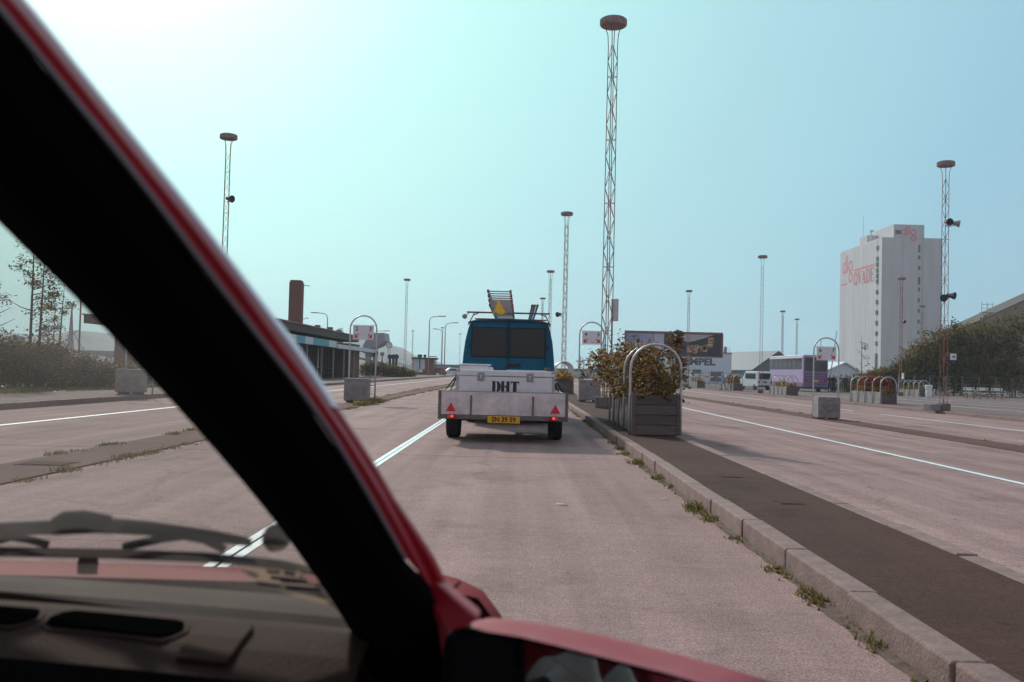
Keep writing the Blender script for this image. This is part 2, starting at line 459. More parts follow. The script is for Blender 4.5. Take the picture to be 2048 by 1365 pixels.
M['dark_clothes'] = mat('dark_clothes', (.02, .022, .032), .9)
M['shirt'] = mat('white_shirt', (.62, .64, .70), .9)
M['blue_shirt'] = mat('blue_shirt', (.25, .37, .62), .9)
M['jeans'] = mat('pale_jeans', (.27, .31, .42), .9)
M['hair'] = mat('dark_hair', (.03, .02, .016), .8)
M['far_wall'] = mat('far_quay', (.20, .19, .20), .9, var=.2, scale=.2)

# ------------------------------------------------------------------ ground, roads, kerbs
XB = [-1500, -300, -60, -30, -16, -12, -5, 0, 2.5, 4, 6, 8, 10, 14, 20, 30, 60, 300, 1500]
YB = [-60, 0, 40, 120, 260, 600, 1600]
mb = MB()
mb.grid([[(x, y, gz(x) - .03) for x in XB] for y in YB])
mb.build('ground', M['soil'])['kind'] = 'structure'
mb = MB()
XR = [-10.6, -5, 0, 2.5, 4, 6, 8, 10, 14, 17.6]
mb.grid([[(x, y, gz(x) - .012) for x in XR] for y in (-30, 120, 420)])
road = mb.build('road', M['concrete_road'], kind='structure')
LANES = [(-10.6, -8.15), (-8.15, -5.09), (-4.29, -1.55), (-1.55, 1.455), (2.515, 5.85), (5.85, 9.35), (10.45, 14.0), (14.0, 17.6)]
first = True
for (a, b_) in LANES:
    proto = None
    for k in range(-3, 18):
        y0 = 11.6 + 6 * k
        if proto is None:
            q = MB(); g = .004
            q.hexa([(a + g, g, gz(a) - .03), (b_ - g, g, gz(b_) - .03), (b_ - g, 6 - g, gz(b_) - .03), (a + g, 6 - g, gz(a) - .03),
                    (a + g, g, gz(a)), (b_ - g, g, gz(b_)), (b_ - g, 6 - g, gz(b_)), (a + g, 6 - g, gz(a))])
            o = q.build('slab', M['concrete_road'], road); o.location = (0, y0, 0); proto = o
        else:
            o = proto.copy(); C.objects.link(o); o.parent = road; o.location = (0, y0, random.uniform(-.002, .001))
def strip(name, x0, x1, y0, y1, dz, m_, n=1):
    q = MB(); q.hexa([(x0, y0, gz(x0) - .028), (x1, y0, gz(x1) - .028), (x1, y1, gz(x1) - .028), (x0, y1, gz(x0) - .028),
                      (x0, y0, gz(x0) + dz), (x1, y0, gz(x1) + dz), (x1, y1, gz(x1) + dz), (x0, y1, gz(x0) + dz)])
    return q.build(name, m_, kind='structure')
strip('asphalt_strip', -5.085, -4.295, -10, 130, .012, M['strip'])
strip('asphalt_strip', 9.36, 10.44, -10, 130, .012, M['strip'])
strip('pavement', -13.3, -10.745, -10, 160, .13, M['asphalt_pale'])
strip('pavement', -17.58, -13.32, 52, 160, .125, M['asphalt_pale'])
strip('pavement', 1.59, 2.385, -6, 120, .112, M['asphalt'])
strip('pavement', 17.78, 20.2, 6, 120, .11, M['asphalt_pale'])
strip('car_park', 20.36, 75, -10, 98, .0, M['asphalt_pale'])
def marking(x0, x1, y0, y1, dz=.004):
    q = MB(); n = max(1, int((y1 - y0) / 3)); rows = []
    for i in range(n + 1):
        y = lerp(y0, y1, i / n); j = random.uniform(-.006, .006)
        rows.append([(x0 + j, y, gz(x0) + dz), (x1 + j, y, gz(x1) + dz)])
    q.grid(rows); return q.build('road_marking', M['paint'], kind='structure')
marking(-1.612, -1.556, -6, 110); marking(-1.544, -1.488, -6, 110)
marking(-8.22, -8.09, -6, 125)
marking(5.79, 5.91, -6, 110)
marking(13.94, 14.06, 8, 37); marking(13.94, 14.06, 40, 110)
for x in (24.0, 27.5, 31.0, 34.0): marking(x, x + .12, 20, 96, .006)
def kerb(x0, x1, z1, y0, y1, label=None):
    q = MB(); q.box(x0 + .01, x1 - .01, y0, y1 + 60, gz(x0) - .03, z1 - .02)
    k = q.build('kerb', M['kerb'], kind='structure')
    p = None; y = y0; xc = (x0 + x1) / 2; w = (x1 - x0) / 2
    while y < y1:
        if p is None:
            q = MB(); q.box(-w, w, .002, .998, gz(x0) - .028, z1)
            p = q.build('kerb_stone', M['kerb'], k, bevel=.012); p.location = (xc, y, 0)
        else:
            o = p.copy(); C.objects.link(o); o.parent = k
            o.location = (xc + random.uniform(-.006, .006), y, random.uniform(-.005, .004)); o.rotation_euler = (random.uniform(-.004, .004), random.uniform(-.02, .02), random.uniform(-.006, .006))
        y += 1
kerb(1.46, 1.588, .125, 1.2 - 4, 62)
kerb(2.388, 2.51, .118, 1.2 - 4, 62)
kerb(-10.74, -10.605, .13, 8.0, 70)
kerb(17.61, 17.775, gz(17.7) + .11, 20, 80)
kerb(20.205, 20.355, gz(20.3) + .11, 20, 80)
M['cover'] = mat('cover_plate', (.085, .05, .042), .9, var=.3, scale=14, spec=.05)
def cover(x, y, sx, sy, z):
    q = MB(); q.box(x - sx, x + sx, y - sy, y + sy, z, z + .008); q.box(x - sx * .85, x + sx * .85, y - sy * .8, y + sy * .8, z + .008, z + .012)
    return tag(q.build('manhole_cover', M['cover'], bevel=.003), '', 'cover')
cover(2.0, 9.0, .11, .16, .106)['label'] = 'pale utility cover in the dark median before the tall planter'
cover(2.05, 7.2, .10, .12, .106)['label'] = 'faint small utility cover in the median, nearer the red car'
cover(-4.70, 9.5, .24, .2, .008)['label'] = 'pale worn cover in the asphalt strip seen through the windscreen'

# ------------------------------------------------------------------ weeds in the joints
def blades(mb, x, y, z, n, h, sp, nm=2, w=.010):
    for _ in range(n):
        bx, by = x + random.gauss(0, sp), y + random.gauss(0, sp * 1.8)
        hh = h * random.uniform(.4, 1.2); a = random.uniform(0, 2 * PI); l = hh * random.uniform(.2, .9)
        dx, dy = math.cos(a), math.sin(a); ww = w * random.uniform(.6, 1.4)
        mb.cur = random.randrange(nm)
        mb.add([(bx - dy * ww, by + dx * ww, z), (bx + dy * ww, by - dx * ww, z), (bx + dx * l * .5, by + dy * l * .5, z + hh * .75), (bx + dx * l, by + dy * l, z + hh)], [(0, 1, 2), (1, 3, 2)])
    mb.cur = 0
mb = MB(); y = 3.0
while y < 40:
    d = random.random()
    blades(mb, 1.435, y, .0, int(5 + 36 * d * d * d), .018 + .028 * d * d, .018 + .02 * d)
    y += random.uniform(.08, .5) * (1 + y * .02)
for yy, n, h, s in ((11.2, 190, .055, .055), (7.45, 130, .06, .05), (6.95, 70, .045, .04), (13.2, 90, .04, .04), (12.4, 90, .04, .05), (5.2, 60, .03, .03), (4.5, 70, .035, .03), (9.6, 60, .05, .04)):
    blades(mb, 1.42, yy, 0, n, h, s)
for i in range(40): blades(mb, 2.53, random.uniform(5, 40), .0, 14, .04, .02)
o = mb.build('weeds', [M['grass'], M['dry_grass']], kind='stuff')
mb = MB()
for i in range(150):
    yy = random.uniform(8, 70); xx = random.choice((-5.09, -4.29))
    blades(mb, xx + random.gauss(0, .03), yy, .0, random.randint(25, 80), random.uniform(.02, .055), .06)
for i in range(10): blades(mb, -4.33, 27.6 + random.uniform(-2.5, 1.5), 0, 90, .13, .10)
for i in range(60): blades(mb, random.choice((9.36, 10.44)), random.uniform(14, 60), gz(9.9), 20, .04, .03)
mb.build('weeds', [M['grass'], M['dry_grass']], kind='stuff')

# swept up dirt lying in the gutter
q = MB(); y = 2.0; a = [];
while y < 60:
    a.append((y, .02 + .05 * abs(math.sin(y * 1.1) * math.sin(y * .37 + 1)) + random.uniform(0, .03))); y += .12
q.grid([[(1.458 - w_, yy, .0025), (1.458 - w_ * .4, yy + random.uniform(-.03, .03), .006), (1.4595, yy, .012)] for yy, w_ in a])
M['gutter'] = mat('gutter_dirt', (.115, .075, .058), .95, var=.5, scale=14, bump=.6, bscale=50, detail=8)
q.build('gutter_dirt', M['gutter'], kind='structure')

# ------------------------------------------------------------------ the red car the picture is taken from
XC = -0.80
def A_(x): return .82 - .13 * ((x - XC) / .69) ** 2
KR = .80
def WS(px, py, off=0.0):
    """point where photo pixel looks through the raked, curved windscreen surface"""
    d = ray(px, py); Y = .6
    for _ in range(40):
        p = EYE + d * (Y / d.y); Y = A_(p.x) - KR * (p.z - .85)
    return EYE + d * ((Y + off) / d.y)
def wsy(x, z): return A_(x) - KR * (z - .85)
def poly(pts, n):
    """resample a pixel polyline by length"""
    seg = [math.dist(pts[i], pts[i + 1]) for i in range(len(pts) - 1)]; T = sum(seg); res = []
    for k in range(n):
        t = T * k / (n - 1); i = 0
        while i < len(seg) - 1 and t > seg[i]: t -= seg[i]; i += 1
        f = t / seg[i]; res.append((lerp(pts[i][0], pts[i + 1][0], f), lerp(pts[i][1], pts[i + 1][1], f)))
    return res
NP = 26
I_ = poly([(-300, 150), (0, 447), (158, 603), (253, 704), (380, 843), (482, 960), (564, 1060), (664, 1201), (727, 1305), (765, 1400), (800, 1500)], NP)
K_ = poly([(-230, -225), (0, 38), (72, 123), (215, 300), (313, 423), (412, 556), (528, 703), (558, 742), (648, 858), (730, 995), (798, 1110), (848, 1142), (888, 1250), (905, 1365), (920, 1500)], NP)
H_ = poly([(-212, -235), (18, 28), (92, 120), (240, 300), (335, 423), (436, 558), (549, 705), (582, 743), (663, 857), (742, 987), (806, 1102), (814, 1118)], NP)
R_ = poly([(-178, -245), (53, 23), (141, 132), (223, 237), (293, 325), (390, 446), (493, 581), (575, 700), (627, 770), (702, 880), (768, 987), (824, 1090), (872, 1185)], NP)
O_ = poly([(-160, -255), (72, 20), (157, 129), (262, 261), (373, 400), (449, 499), (549, 631), (603, 700), (687, 831), (746, 919), (792, 1000), (820, 1040), (858, 1092), (900, 1178)], NP)
car = thing('car', 'red car whose windscreen pillar, dashboard and door mirror fill the near corner', 'car', (XC, 0, 0))
car.matrix_world = Matrix.Translation((XC, 0, 0))
def cb(mb, name, m_, parent=None, **k):
    for i, v in enumerate(mb.v): mb.v[i] = (v[0] - XC, v[1], v[2])
    return mb.build(name, m_, parent or car, **k)
def flip(mb): mb.v = [(2 * XC - v[0], v[1], v[2]) for v in mb.v]; return mb
def pillar_trim():
    q = MB(); rows = []
    for i in range(NP):
        a, k = I_[i], K_[i]; md = ((a[0] + k[0]) / 2, (a[1] + k[1]) / 2); m2 = ((a[0] * .8 + k[0] * .2), (a[1] * .8 + k[1] * .2)); m3 = ((a[0] * .2 + k[0] * .8), (a[1] * .2 + k[1] * .8))
        rows.append([WS(*a, .004), WS(*m2, -.035), WS(*md, -.045), WS(*m3, -.04), WS(*k, -.028), WS(*k, .012), WS(*md, .006), WS(*a, .012), WS(*a, .004)])
    return q.grid(rows)
cb(pillar_trim(), 'pillar_trim', M['trim_black'], smooth=True)
cb(flip(pillar_trim()), 'pillar_trim', M['trim_black'], smooth=True)
def ribbon(A, B, oa, om, ob, back, i0=0, i1=None):
    q = MB(); rows = []
    for i in range(i0, i1 or NP):
        a, b = A[i], B[i]; md = ((a[0] + b[0]) / 2, (a[1] + b[1]) / 2)
        rows.append([WS(*a, oa), WS(a[0] * .75 + b[0] * .25, a[1] * .75 + b[1] * .25, lerp(oa, om, .75)), WS(*md, om), WS(a[0] * .25 + b[0] * .75, a[1] * .25 + b[1] * .75, lerp(ob, om, .75)), WS(*b, ob), WS(*b, ob + back), WS(*a, ob + back), WS(*a, oa)])
    return q.grid(rows)
K2_ = poly([(-230, -225), (0, 38), (72, 123), (215, 300), (313, 423), (412, 556), (528, 703), (558, 742), (648, 858), (730, 995), (798, 1110), (806, 1122)], NP)
for f in (lambda q: q, flip):
    cb(f(ribbon(K2_, H_, -.027, -.033, -.024, .02)), 'door_seal', M['seal'])
    cb(f(ribbon(H_, R_, -.022, -.018, -.010, .02)), 'pillar', M['car_red'])
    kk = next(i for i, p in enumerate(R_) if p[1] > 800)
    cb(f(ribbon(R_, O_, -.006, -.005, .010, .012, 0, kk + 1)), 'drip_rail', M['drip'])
    cb(f(ribbon(R_, O_, -.006, -.002, .010, .012, kk, NP)), 'pillar_foot', M['car_red'])
# windscreen glass, one curved sheet between the pillars
ZT = 1.235
edge = sorted([WS(*p) for p in I_], key=lambda v: v.z)
def edge_x(z):
    for a, b in zip(edge, edge[1:]):
        if a.z <= z <= b.z: return lerp(a.x, b.x, (z - a.z) / max(1e-6, b.z - a.z))
    return edge[-1].x if z > edge[-1].z else edge[0].x
q = MB(); rows = []
for i in range(13):
    z = lerp(.835, ZT, i / 12); ex = edge_x(z) + .02
    rows.append([(lerp(2 * XC - ex, ex, j / 24), wsy(lerp(2 * XC - ex, ex, j / 24), z) + .012, z) for j in range(25)])
q.grid(rows); cb(q, 'windscreen', M['windscreen'], smooth=True)
# roof with headlining
tx = edge_x(ZT) + .05
q = MB(); rows = []
for k in range(9):
    y = lerp(.02, -2.0, k / 8)
    rows.append([(XC + (tx + .04 - XC) * s, (wsy(XC + (tx - XC) * s, ZT) + .02) if k == 0 else y + (0 if k > 1 else .1), ZT + .055 * (1 - s * s) + .02 * math.sin(PI * k / 8)) for s in [-1, -.8, -.5, -.2, 0, .2, .5, .8, 1]])
q.grid(rows); cb(q, 'roof', M['car_red'], smooth=True, solid=.02)
# dashboard, swept along the curved windscreen base
def yb(x): return .80 - .10 * ((x - XC) / .74) ** 2
PROF = [(.115, .84), (.10, .85), (.05, .857), (.014, .858), (.010, .852), (.010, .815), (-.001, .815), (-.001, .850), (-.005, .856), (-.03, .859), (-.08, .857), (-.116, .848), (-.134, .826), (-.143, .79), (-.150, .70), (-.150, .45)]
XS = [XC + .70 * (j / 24 * 2 - 1) for j in range(25)]
q = MB(); q.grid([[(x, yb(x) + o_, z) for x in XS] for o_, z in PROF[:12]])
cb(q, 'dashboard', M['dash'])
q = MB(); q.grid([[(x, yb(x) + o_, z) for x in XS] for o_, z in PROF[11:]])
cb(q, 'dash_front', M['trim_black'])  # front face coloured black for the shade below the dashboard edge
def dz(o_):
    for (a, z0), (b, z1) in zip(PROF[8:], PROF[9:]):
        if a >= o_ >= b: return lerp(z0, z1, (o_ - a) / (b - a))
    return .85
def on_dash(x0, x1, o0, o1, lift, cut=.0):
    """a thin plate lying on the dashboard top between two x and two offsets"""
    q = MB(); rows = []
    for t in (0, .15, .5, .85, 1):
        o_ = lerp(o0, o1, t); e = cut * (abs(t - .5) * 2) ** 3
        rows.append([(lerp(x0 + e, x1 - e, s / 8), yb(lerp(x0, x1, s / 8)) + o_, dz(o_) + lift) for s in range(9)])
    q.grid(rows); return q
for x0, x1 in ((-.475, -.352), (-.341, -.236), (-.62, -.49)):
    v = cb(on_dash(x0 - .004, x1 + .004, -.038, -.082, .0012, .012), 'vent', M['dash'], solid=.001)
    cb(on_dash(x0, x1, -.042, -.078, .0030, .010), 'vent_slot', M['void'], v, solid=.001).matrix_parent_inverse = Matrix()  # black plate laid on top paints the dark inside of the slot
lid = cb(on_dash(-.226, -.186, -.040, -.104, .0022, .002), 'speaker_lid', M['dash_lid'], solid=.004, bevel=.001)
lid['label'] = 'small square lid set into the dashboard top'
# steering wheel, seats (behind and beside the camera, low detail)
q = MB(); cx = -1.15
q.tube([(cx + .19 * math.cos(2 * PI * i / 24), .44 + .06 * math.sin(2 * PI * i / 24), .72 + .18 * math.sin(2 * PI * i / 24)) for i in range(25)], .014, 8)
for a in (0, PI, -PI / 2): q.bar((cx, .46, .72), (cx + .18 * math.cos(a), .45 + .06 * math.sin(a), .72 + .17 * math.sin(a)), .035, .012)
cb(q, 'steering_wheel', M['trim_black'], smooth=True)
for sx in (-.45, -1.15):
    q = MB(); q.box(sx - .22, sx + .22, -.55, -.02, .30, .44); q.hexa([(sx - .22, -.62, .40), (sx + .22, -.62, .40), (sx + .22, -.50, .40), (sx - .22, -.50, .40), (sx - .19, -.82, .98), (sx + .19, -.82, .98), (sx + .19, -.72, .98), (sx - .19, -.72, .98)])
    q.box(sx - .11, sx + .11, -.86, -.76, 1.0, 1.15)
    cb(q, 'seat', M['trim_black'], bevel=.03)
q = MB(); rows = []
for i in range(44):
    u = i / 43; row = []
    for j in range(44):
        v = j / 43; w = .035 * math.sin(9 * u + 5 * v) + .03 * math.sin(14 * v - 6 * u) + .014 * math.sin(23 * u * v + 3) + .006 * math.sin(31 * u - 27 * v)
        row.append((-.50 + .38 * u + w * .6, -.62 + .30 * v + w, .86 + .16 * math.sin(PI * u) * (1 - v * .3) + w + .10 * v))
    rows.append(row)
q.grid(rows); tag(q.build('jacket', M['cloth'], smooth=True), 'crumpled pale jacket on the car seat, mirrored in the red door mirror', 'jacket')
# bonnet and wings
def bon(s, Y):
    hw = .80 - .085 * max(0, (Y - 1.0) / .65) - .12 * max(0, (Y - 1.45) / .2) ** 2
    x = XC + hw * s; z = .842 - .19 * (Y - .92) - .08 * abs(s) ** 60 - .25 * max(0, (Y - 1.52) / .13) ** 2 * .6
    return (x, Y, z)
q = MB(); q.grid([[bon(s, lerp(.90 if abs(s) < .9 else .84, 1.65, k / 14)) for s in [-1, -.985, -.96, -.92, -.8, -.6, -.4, -.2, 0, .2, .4, .6, .8, .92, .96, .985, 1]] for k in range(15)])
cb(q, 'bonnet', M['bonnet_red'], smooth=True)
# lower body: sides, nose and tail
def side(sg):
    q = MB(); rows = []
    for k in range(25):
        Y = lerp(-2.15, 1.66, k / 24)
        hw = .79 - .085 * max(0, (Y - 1.0) / .65) - .12 * max(0, (Y - 1.45) / .2) ** 2 - .10 * max(0, (-1.6 - Y) / .55) ** 2
        zt = .842 - .19 * (Y - .92) - .10 - .25 * max(0, (Y - 1.52) / .13) ** 2 * .6 if Y > .82 else .858
        ar = 0
        for wy in (1.08, -1.35):
            if abs(Y - wy) < .33: ar = max(ar, math.sqrt(.33 ** 2 - (Y - wy) ** 2))
        zb = max(.2, .27 + ar)
        rows.append([(XC + sg * hw * f, Y, lerp(zb, zt, t)) for t, f in ((0, .97), (.3, 1.0), (.6, 1.0), (.85, .99), (1, .965))])
    return q.grid(rows)
for sg in (1, -1): cb(side(sg), 'body_side', M['car_red'], smooth=True, solid=.01)
q = MB(); q.grid([[(XC + s * .56, 1.66 - .05 * s * s, z) for s in (-1, -.5, 0, .5, 1)] for z in (.22, .4, .58, .63)]); cb(q, 'nose', M['car_red'], solid=.01)
q = MB(); q.grid([[(XC + s * .64, -2.15 + .05 * s * s, z) for s in (-1, -.5, 0, .5, 1)] for z in (.22, .5, .86)])
q.grid([[(XC + s * .62, y, z) for s in (-1, 0, 1)] for y, z in ((-2.15, .86), (-1.98, 1.23))])
cb(q, 'tail', M['car_red'], solid=.01)
q = MB(); q.box(XC - .66, XC + .66, -2.05, 1.55, .20, .26); cb(q, 'floor_pan', M['trim_black'])
for wx in (XC - .64, XC + .64):
    for wy in (1.08, -1.35):
        w = MB(); w.lathe([(.16, -.075), (.27, -.08), (.285, -.05), (.285, .05), (.27, .08), (.16, .075)], (wx, wy, .285), 24, 'x')
        w = cb(w, 'wheel', M['rubber']); r = MB(); r.lathe([(.02, -.082), (.165, -.078), (.165, .078), (.02, .082)], (wx, wy, .285), 16, 'x'); cb(r, 'rim', M['galv_dark'], w)
# rear roof posts
for sg in (1, -1):
    q = MB()
    q.bar((XC + sg * .72, -.62, .86), (XC + sg * .55, -.66, ZT), .05, .09, (0, 1, 0)); cb(q, 'pillar', M['car_red'], bevel=.01); q = MB(); q.bar((XC + sg * .70, -2.0, .86), (XC + sg * .54, -1.8, ZT), .06, .25, (0, 1, 0))
    cb(q, 'pillar', M['car_red'], bevel=.01)
# wiper lying at the foot of the windscreen
q = MB()
q.tube([WS(*p, .03) for p in ((-260, 1090), (0, 1104), (230, 1108), (420, 1116), (560, 1130), (640, 1146))], [.004, .0042, .0042, .004, .004, .003], 6)
wp = cb(q, 'wiper', M['wiper'])
q = MB()
q.tube([WS(*p, .045) for p in ((-260, 1052), (0, 1058), (120, 1055), (190, 1050), (300, 1057), (420, 1072), (500, 1085))], [.004, .005, .006, .0065, .0055, .0045, .003], 8)
q.tube([WS(*p, .044) for p in ((105, 1042), (130, 1034), (170, 1033), (220, 1038))], [.002, .0045, .005, .003], 6)
q.tube([WS(*p, .04) for p in ((250, 1094), (320, 1078), (365, 1072), (410, 1080), (450, 1100))], .0035, 6)
q.tube([WS(*p, .04) for p in ((-60, 1086), (0, 1080), (20, 1074), (60, 1080), (95, 1090))], .0035, 6)
cb(q, 'wiper_arm', M['wiper'], wp, smooth=True)
q = MB(); c0 = WS(552, 1076, .03); q.lathe([(.004, -.006), (.009, -.004), (.010, .002), (.006, .008)], c0, 14, 'y'); cb(q, 'wiper_pivot', M['wiper'], smooth=True)
q = MB(); c0 = P(175, 1148, 1.0); c0.z = .835; q.lathe([(.010, -.008), (.0105, .004), (.008, .012), (.003, .016)], c0, 10); cb(q, 'washer_nozzle', M['wiper'])
# ticket shown as a sheet on the glass, for a paper slip mirrored there
def on_glass(pts, off):
    q = MB(); q.add([WS(*p, off) for p in pts], [tuple(range(len(pts)))]); return q
tk = cb(on_glass(((478, 1136), (600, 1144), (672, 1215), (520, 1170)), -.004), 'ticket', M['ticket'])
tk['label'] = 'yellowed paper slip with blue print at the windscreen foot'
q = MB()
for (x0, y0, x1, y1) in ((532, 1140, 560, 1147), (566, 1143, 590, 1151), (596, 1150, 606, 1154), (540, 1152, 612, 1160), (512, 1165, 560, 1171), (570, 1170, 640, 1180), (560, 1161, 622, 1166)):
    q.add([WS(x0, y0, -.0052), WS(x1, y0 + (x1 - x0) * .09, -.0052), WS(x1 + 3, y1 + (x1 - x0) * .07, -.0052), WS(x0 + 3, y1, -.0052)], [(0, 1, 2, 3)])
cb(q, 'print', M['ticket_ink'], tk, kind='stuff')
# door mirror: sail plate, housing, glass
q = MB(); yy = .60
sp = [P(827, 1122, yy + .03), P(962, 1238, yy - .02), P(930, 1256, yy - .02), P(896, 1266, yy - .01), P(886, 1340, yy - .01), P(876, 1255, yy), P(834, 1140, yy + .02)]
q.add(sp + [p + Vector((0, .02, 0)) for p in sp], [tuple(range(7)), tuple(reversed(range(7, 14)))] + [(i, (i + 1) % 7, 7 + (i + 1) % 7, 7 + i) for i in range(7)])
cb(q, 'mirror_sail', M['car_red'], bevel=.003)
q = MB(); bp = [P(928, 1256, .585), P(893, 1267, .585), P(884, 1300, .58), P(884, 1460, .57), P(1030, 1460, .575), P(1030, 1272, .59)]; q.add(bp + [p + Vector((0, .05, -.01)) for p in bp], [tuple(range(6)), tuple(reversed(range(6, 12)))] + [(i, (i + 1) % 6, 6 + (i + 1) % 6, 6 + i) for i in range(6)]); cb(q, 'mirror_base', M['trim_black'], bevel=.004)
L_ = [(937, 1258), (996, 1267), (1040, 1274), (1120, 1293), (1200, 1313), (1330, 1346), (1420, 1372), (1520, 1404)]
U_ = [(931, 1250), (981, 1236), (1040, 1241), (1120, 1254), (1200, 1270), (1350, 1308), (1450, 1335), (1570, 1372)]
lipY = [lerp(.590, .560, (p[0] - 937) / 600) for p in L_]
top = [P(*p, y) for p, y in zip(L_, lipY)]
bk = [P(*p, y + .10) for p, y in zip(U_, lipY)]
bot = [p + Vector((0, .0, -.095)) for p in reversed(top)]
bkb = [p + Vector((0, -.01, -.085)) for p in reversed(bk)]
lip = top + [lerp(top[-1], bot[0], .3) + Vector((.012, 0, 0)), lerp(top[-1], bot[0], .7) + Vector((.012, 0, 0))] + bot + [lerp(bot[-1], top[0], .3) - Vector((.008, 0, 0)), lerp(bot[-1], top[0], .7) - Vector((.008, 0, 0))]
rear = bk + [lerp(bk[-1], bkb[0], .3), lerp(bk[-1], bkb[0], .7)] + bkb + [lerp(bkb[-1], bk[0], .3), lerp(bkb[-1], bk[0], .7)]
cen = sum(lip, Vector()) / len(lip)
mid = [lerp(a, b, .5) + (lerp(a, b, .5) - cen).normalized() * .004 for a, b in zip(lip, rear)]
def loop(ls): return [list(l) + [l[0]] for l in ls]
inner = [lerp(p, cen, .03) + Vector((0, .004, -.0015)) for p in lip]
q = MB(); q.grid(loop([lip, mid, rear])); n = len(rear); q.add(rear, [tuple(range(n))])
hs = cb(q, 'mirror_housing', M['car_red'], smooth=True)
inn2 = [lerp(p, cen, .05) + Vector((0, .008, -.002)) for p in lip]
q = MB(); q.grid(loop([lip, inner, inn2]))
cb(q, 'bezel', M['trim_black'], hs, smooth=False)
inn3 = [lerp(p, cen, .10) + Vector((0, .016, -.002)) for p in lip]
gc = sum(inn2, Vector()) / len(inn2)
vv, tt_ = (EYE - gc).normalized(), (Vector((-.28, -.48, 1.0)) - gc).normalized()
gn = (vv + tt_).normalized(); xmin = P(1033, 1300, .585).x
gl = []
for p in inn2:
    x, z = max(p.x, xmin), p.z - .001
    gl.append(Vector((x, gc.y + .002 - (gn.x * (x - gc.x) + gn.z * (z - gc.z)) / gn.y, z)))
q = MB(); q.add(gl, [tuple(range(len(gl)))]); cb(q, 'mirror_glass', M['mirror'], hs)
q = MB(); q.add([lerp(p, cen, .25) + Vector((0, .03, -.012)) for p in inn2], [tuple(range(len(inn2)))]); cb(q, 'mirror_well', M['trim_black'], hs)
q = MB(); q.tube([P(901, 1183, .72), P(920, 1165, .75)], [.0022, .001], 6); cb(q, 'antenna_stub', M['trim_black'])

# ------------------------------------------------------------------ trailer
TY = 13.8
tx0, tx1 = -1.177, .712
tr = thing('trailer', 'weathered grey box trailer with yellow number plate and red reflector triangles', 'trailer', ((tx0 + tx1) / 2, TY, 0))
tr.matrix_world = Matrix.Translation(tr.location)
def at(t, mb, name, m_, parent=None, **k):
    l = t.location
    for i, v in enumerate(mb.v): mb.v[i] = (v[0] - l.x, v[1] - l.y, v[2] - l.z)
    return mb.build(name, m_, parent or t, **k)
q = MB(); q.box(tx0 + .045, tx1 - .045, TY + .004, TY + .028, .405, .735); at(tr, q, 'tailgate', M['weathered'])
q = MB(); q.box(tx0 + .045, tx1 - .045, TY, TY + .034, .735, .748); at(tr, q, 'tailgate_rim', M['galv_dark'], bevel=.003)
for x in (tx0, tx1 - .045): q = MB(); q.box(x, x + .044, TY - .004, TY + .05, .33, .75); at(tr, q, 'corner_post', M['frame_steel'], bevel=.004)
q = MB(); q.box(tx0 + .045, tx1 - .045, TY, TY + .06, .335, .403); at(tr, q, 'frame', M['frame_steel'], bevel=.005)
for x in (-.70, .20):
    q = MB(); q.box(x - .013, x + .013, TY - .010, TY + .003, .36, .685); h = at(tr, q, 'hinge_strap', M['frame_steel'], bevel=.003)
    for z in (.46, .52, .58, .64): q = MB(); q.lathe([(.006, -.006), (.003, -.012)], (x, TY - .008, z), 6, 'y'); at(tr, q, 'bolt', M['galv_dark'], h)
for x in (tx0 + .045, tx1 - .07): q = MB(); q.box(x, x + .025, TY + .03, TY + 2.6, .40, .735); at(tr, q, 'side_panel', M['weathered'])
q = MB(); q.box(tx0 + .045, tx1 - .045, TY + 2.6, TY + 2.625, .40, .735); at(tr, q, 'front_panel', M['weathered'])
q = MB(); q.box(tx0 + .05, tx1 - .05, TY + .06, TY + 2.6, .385, .40); at(tr, q, 'bed', M['frame_steel'])
for x in (-.99, .525):
    q = MB(); q.prism([(-.073, 0), (.073, 0), (0, .132)], (x, TY - .002, .447), (1, 0, 0), (0, 0, 1), (0, .006, 0)); at(tr, q, 'reflector', M['reflector'], bevel=.004)
for x, sg in ((-.965, 1), (.505, 1)):
    q = MB(); q.box(x - .075, x + .065, TY - .045, TY - .001, .348, .408); tl = at(tr, q, 'tail_light', M['lens_red'], bevel=.006)
    q = MB(); q.box(x - .070, x - .022, TY - .049, TY - .044, .354, .402) if sg else None
    at(tr, q, 'indicator_lens', M['lens_orange'] if x < 0 else M['lens_red'], tl)
    q = MB(); q.lathe([(.018, .004), (.018, -.004), (.010, -.007)], (x - .002, TY - .046, .378), 12, 'y'); at(tr, q, 'brake_lamp', M['brake'], tl)
    q = MB(); q.box(x + .022, x + .062, TY - .049, TY - .044, .354, .402); at(tr, q, 'indicator_lens', M['lens_red'] if x < 0 else M['lens_orange'], tl)
px0, px1 = X(975, 835, TY), X(1040, 838, TY)
q = MB(); q.box(px0, px1, TY - .022, TY - .012, .292, .392); npl = at(tr, q, 'number_plate', M['plate'], bevel=.004)
q = MB(); text(q, 'SN 39 59', .098, ((px0 + px1) / 2, TY - .0235, .342), (.94, 0, 0), (0, 0, 1), (0, 0, 0), .0035); at(tr, q, 'plate_lettering', M['plate_text'], npl)
q = MB()
for x in (-1.05, .59): q.box(x - .02, x + .02, TY + .1, TY + 2.5, .33, .385)
q.box(-1.0, .55, TY + 1.05, TY + 1.15, .26, .32); q.box(-.28, -.19, TY + 1.2, TY + 4.3, .30, .38); q.box(-1.0, .55, TY + 2.3, TY + 2.36, .31, .38)
at(tr, q, 'chassis', M['black_metal'])
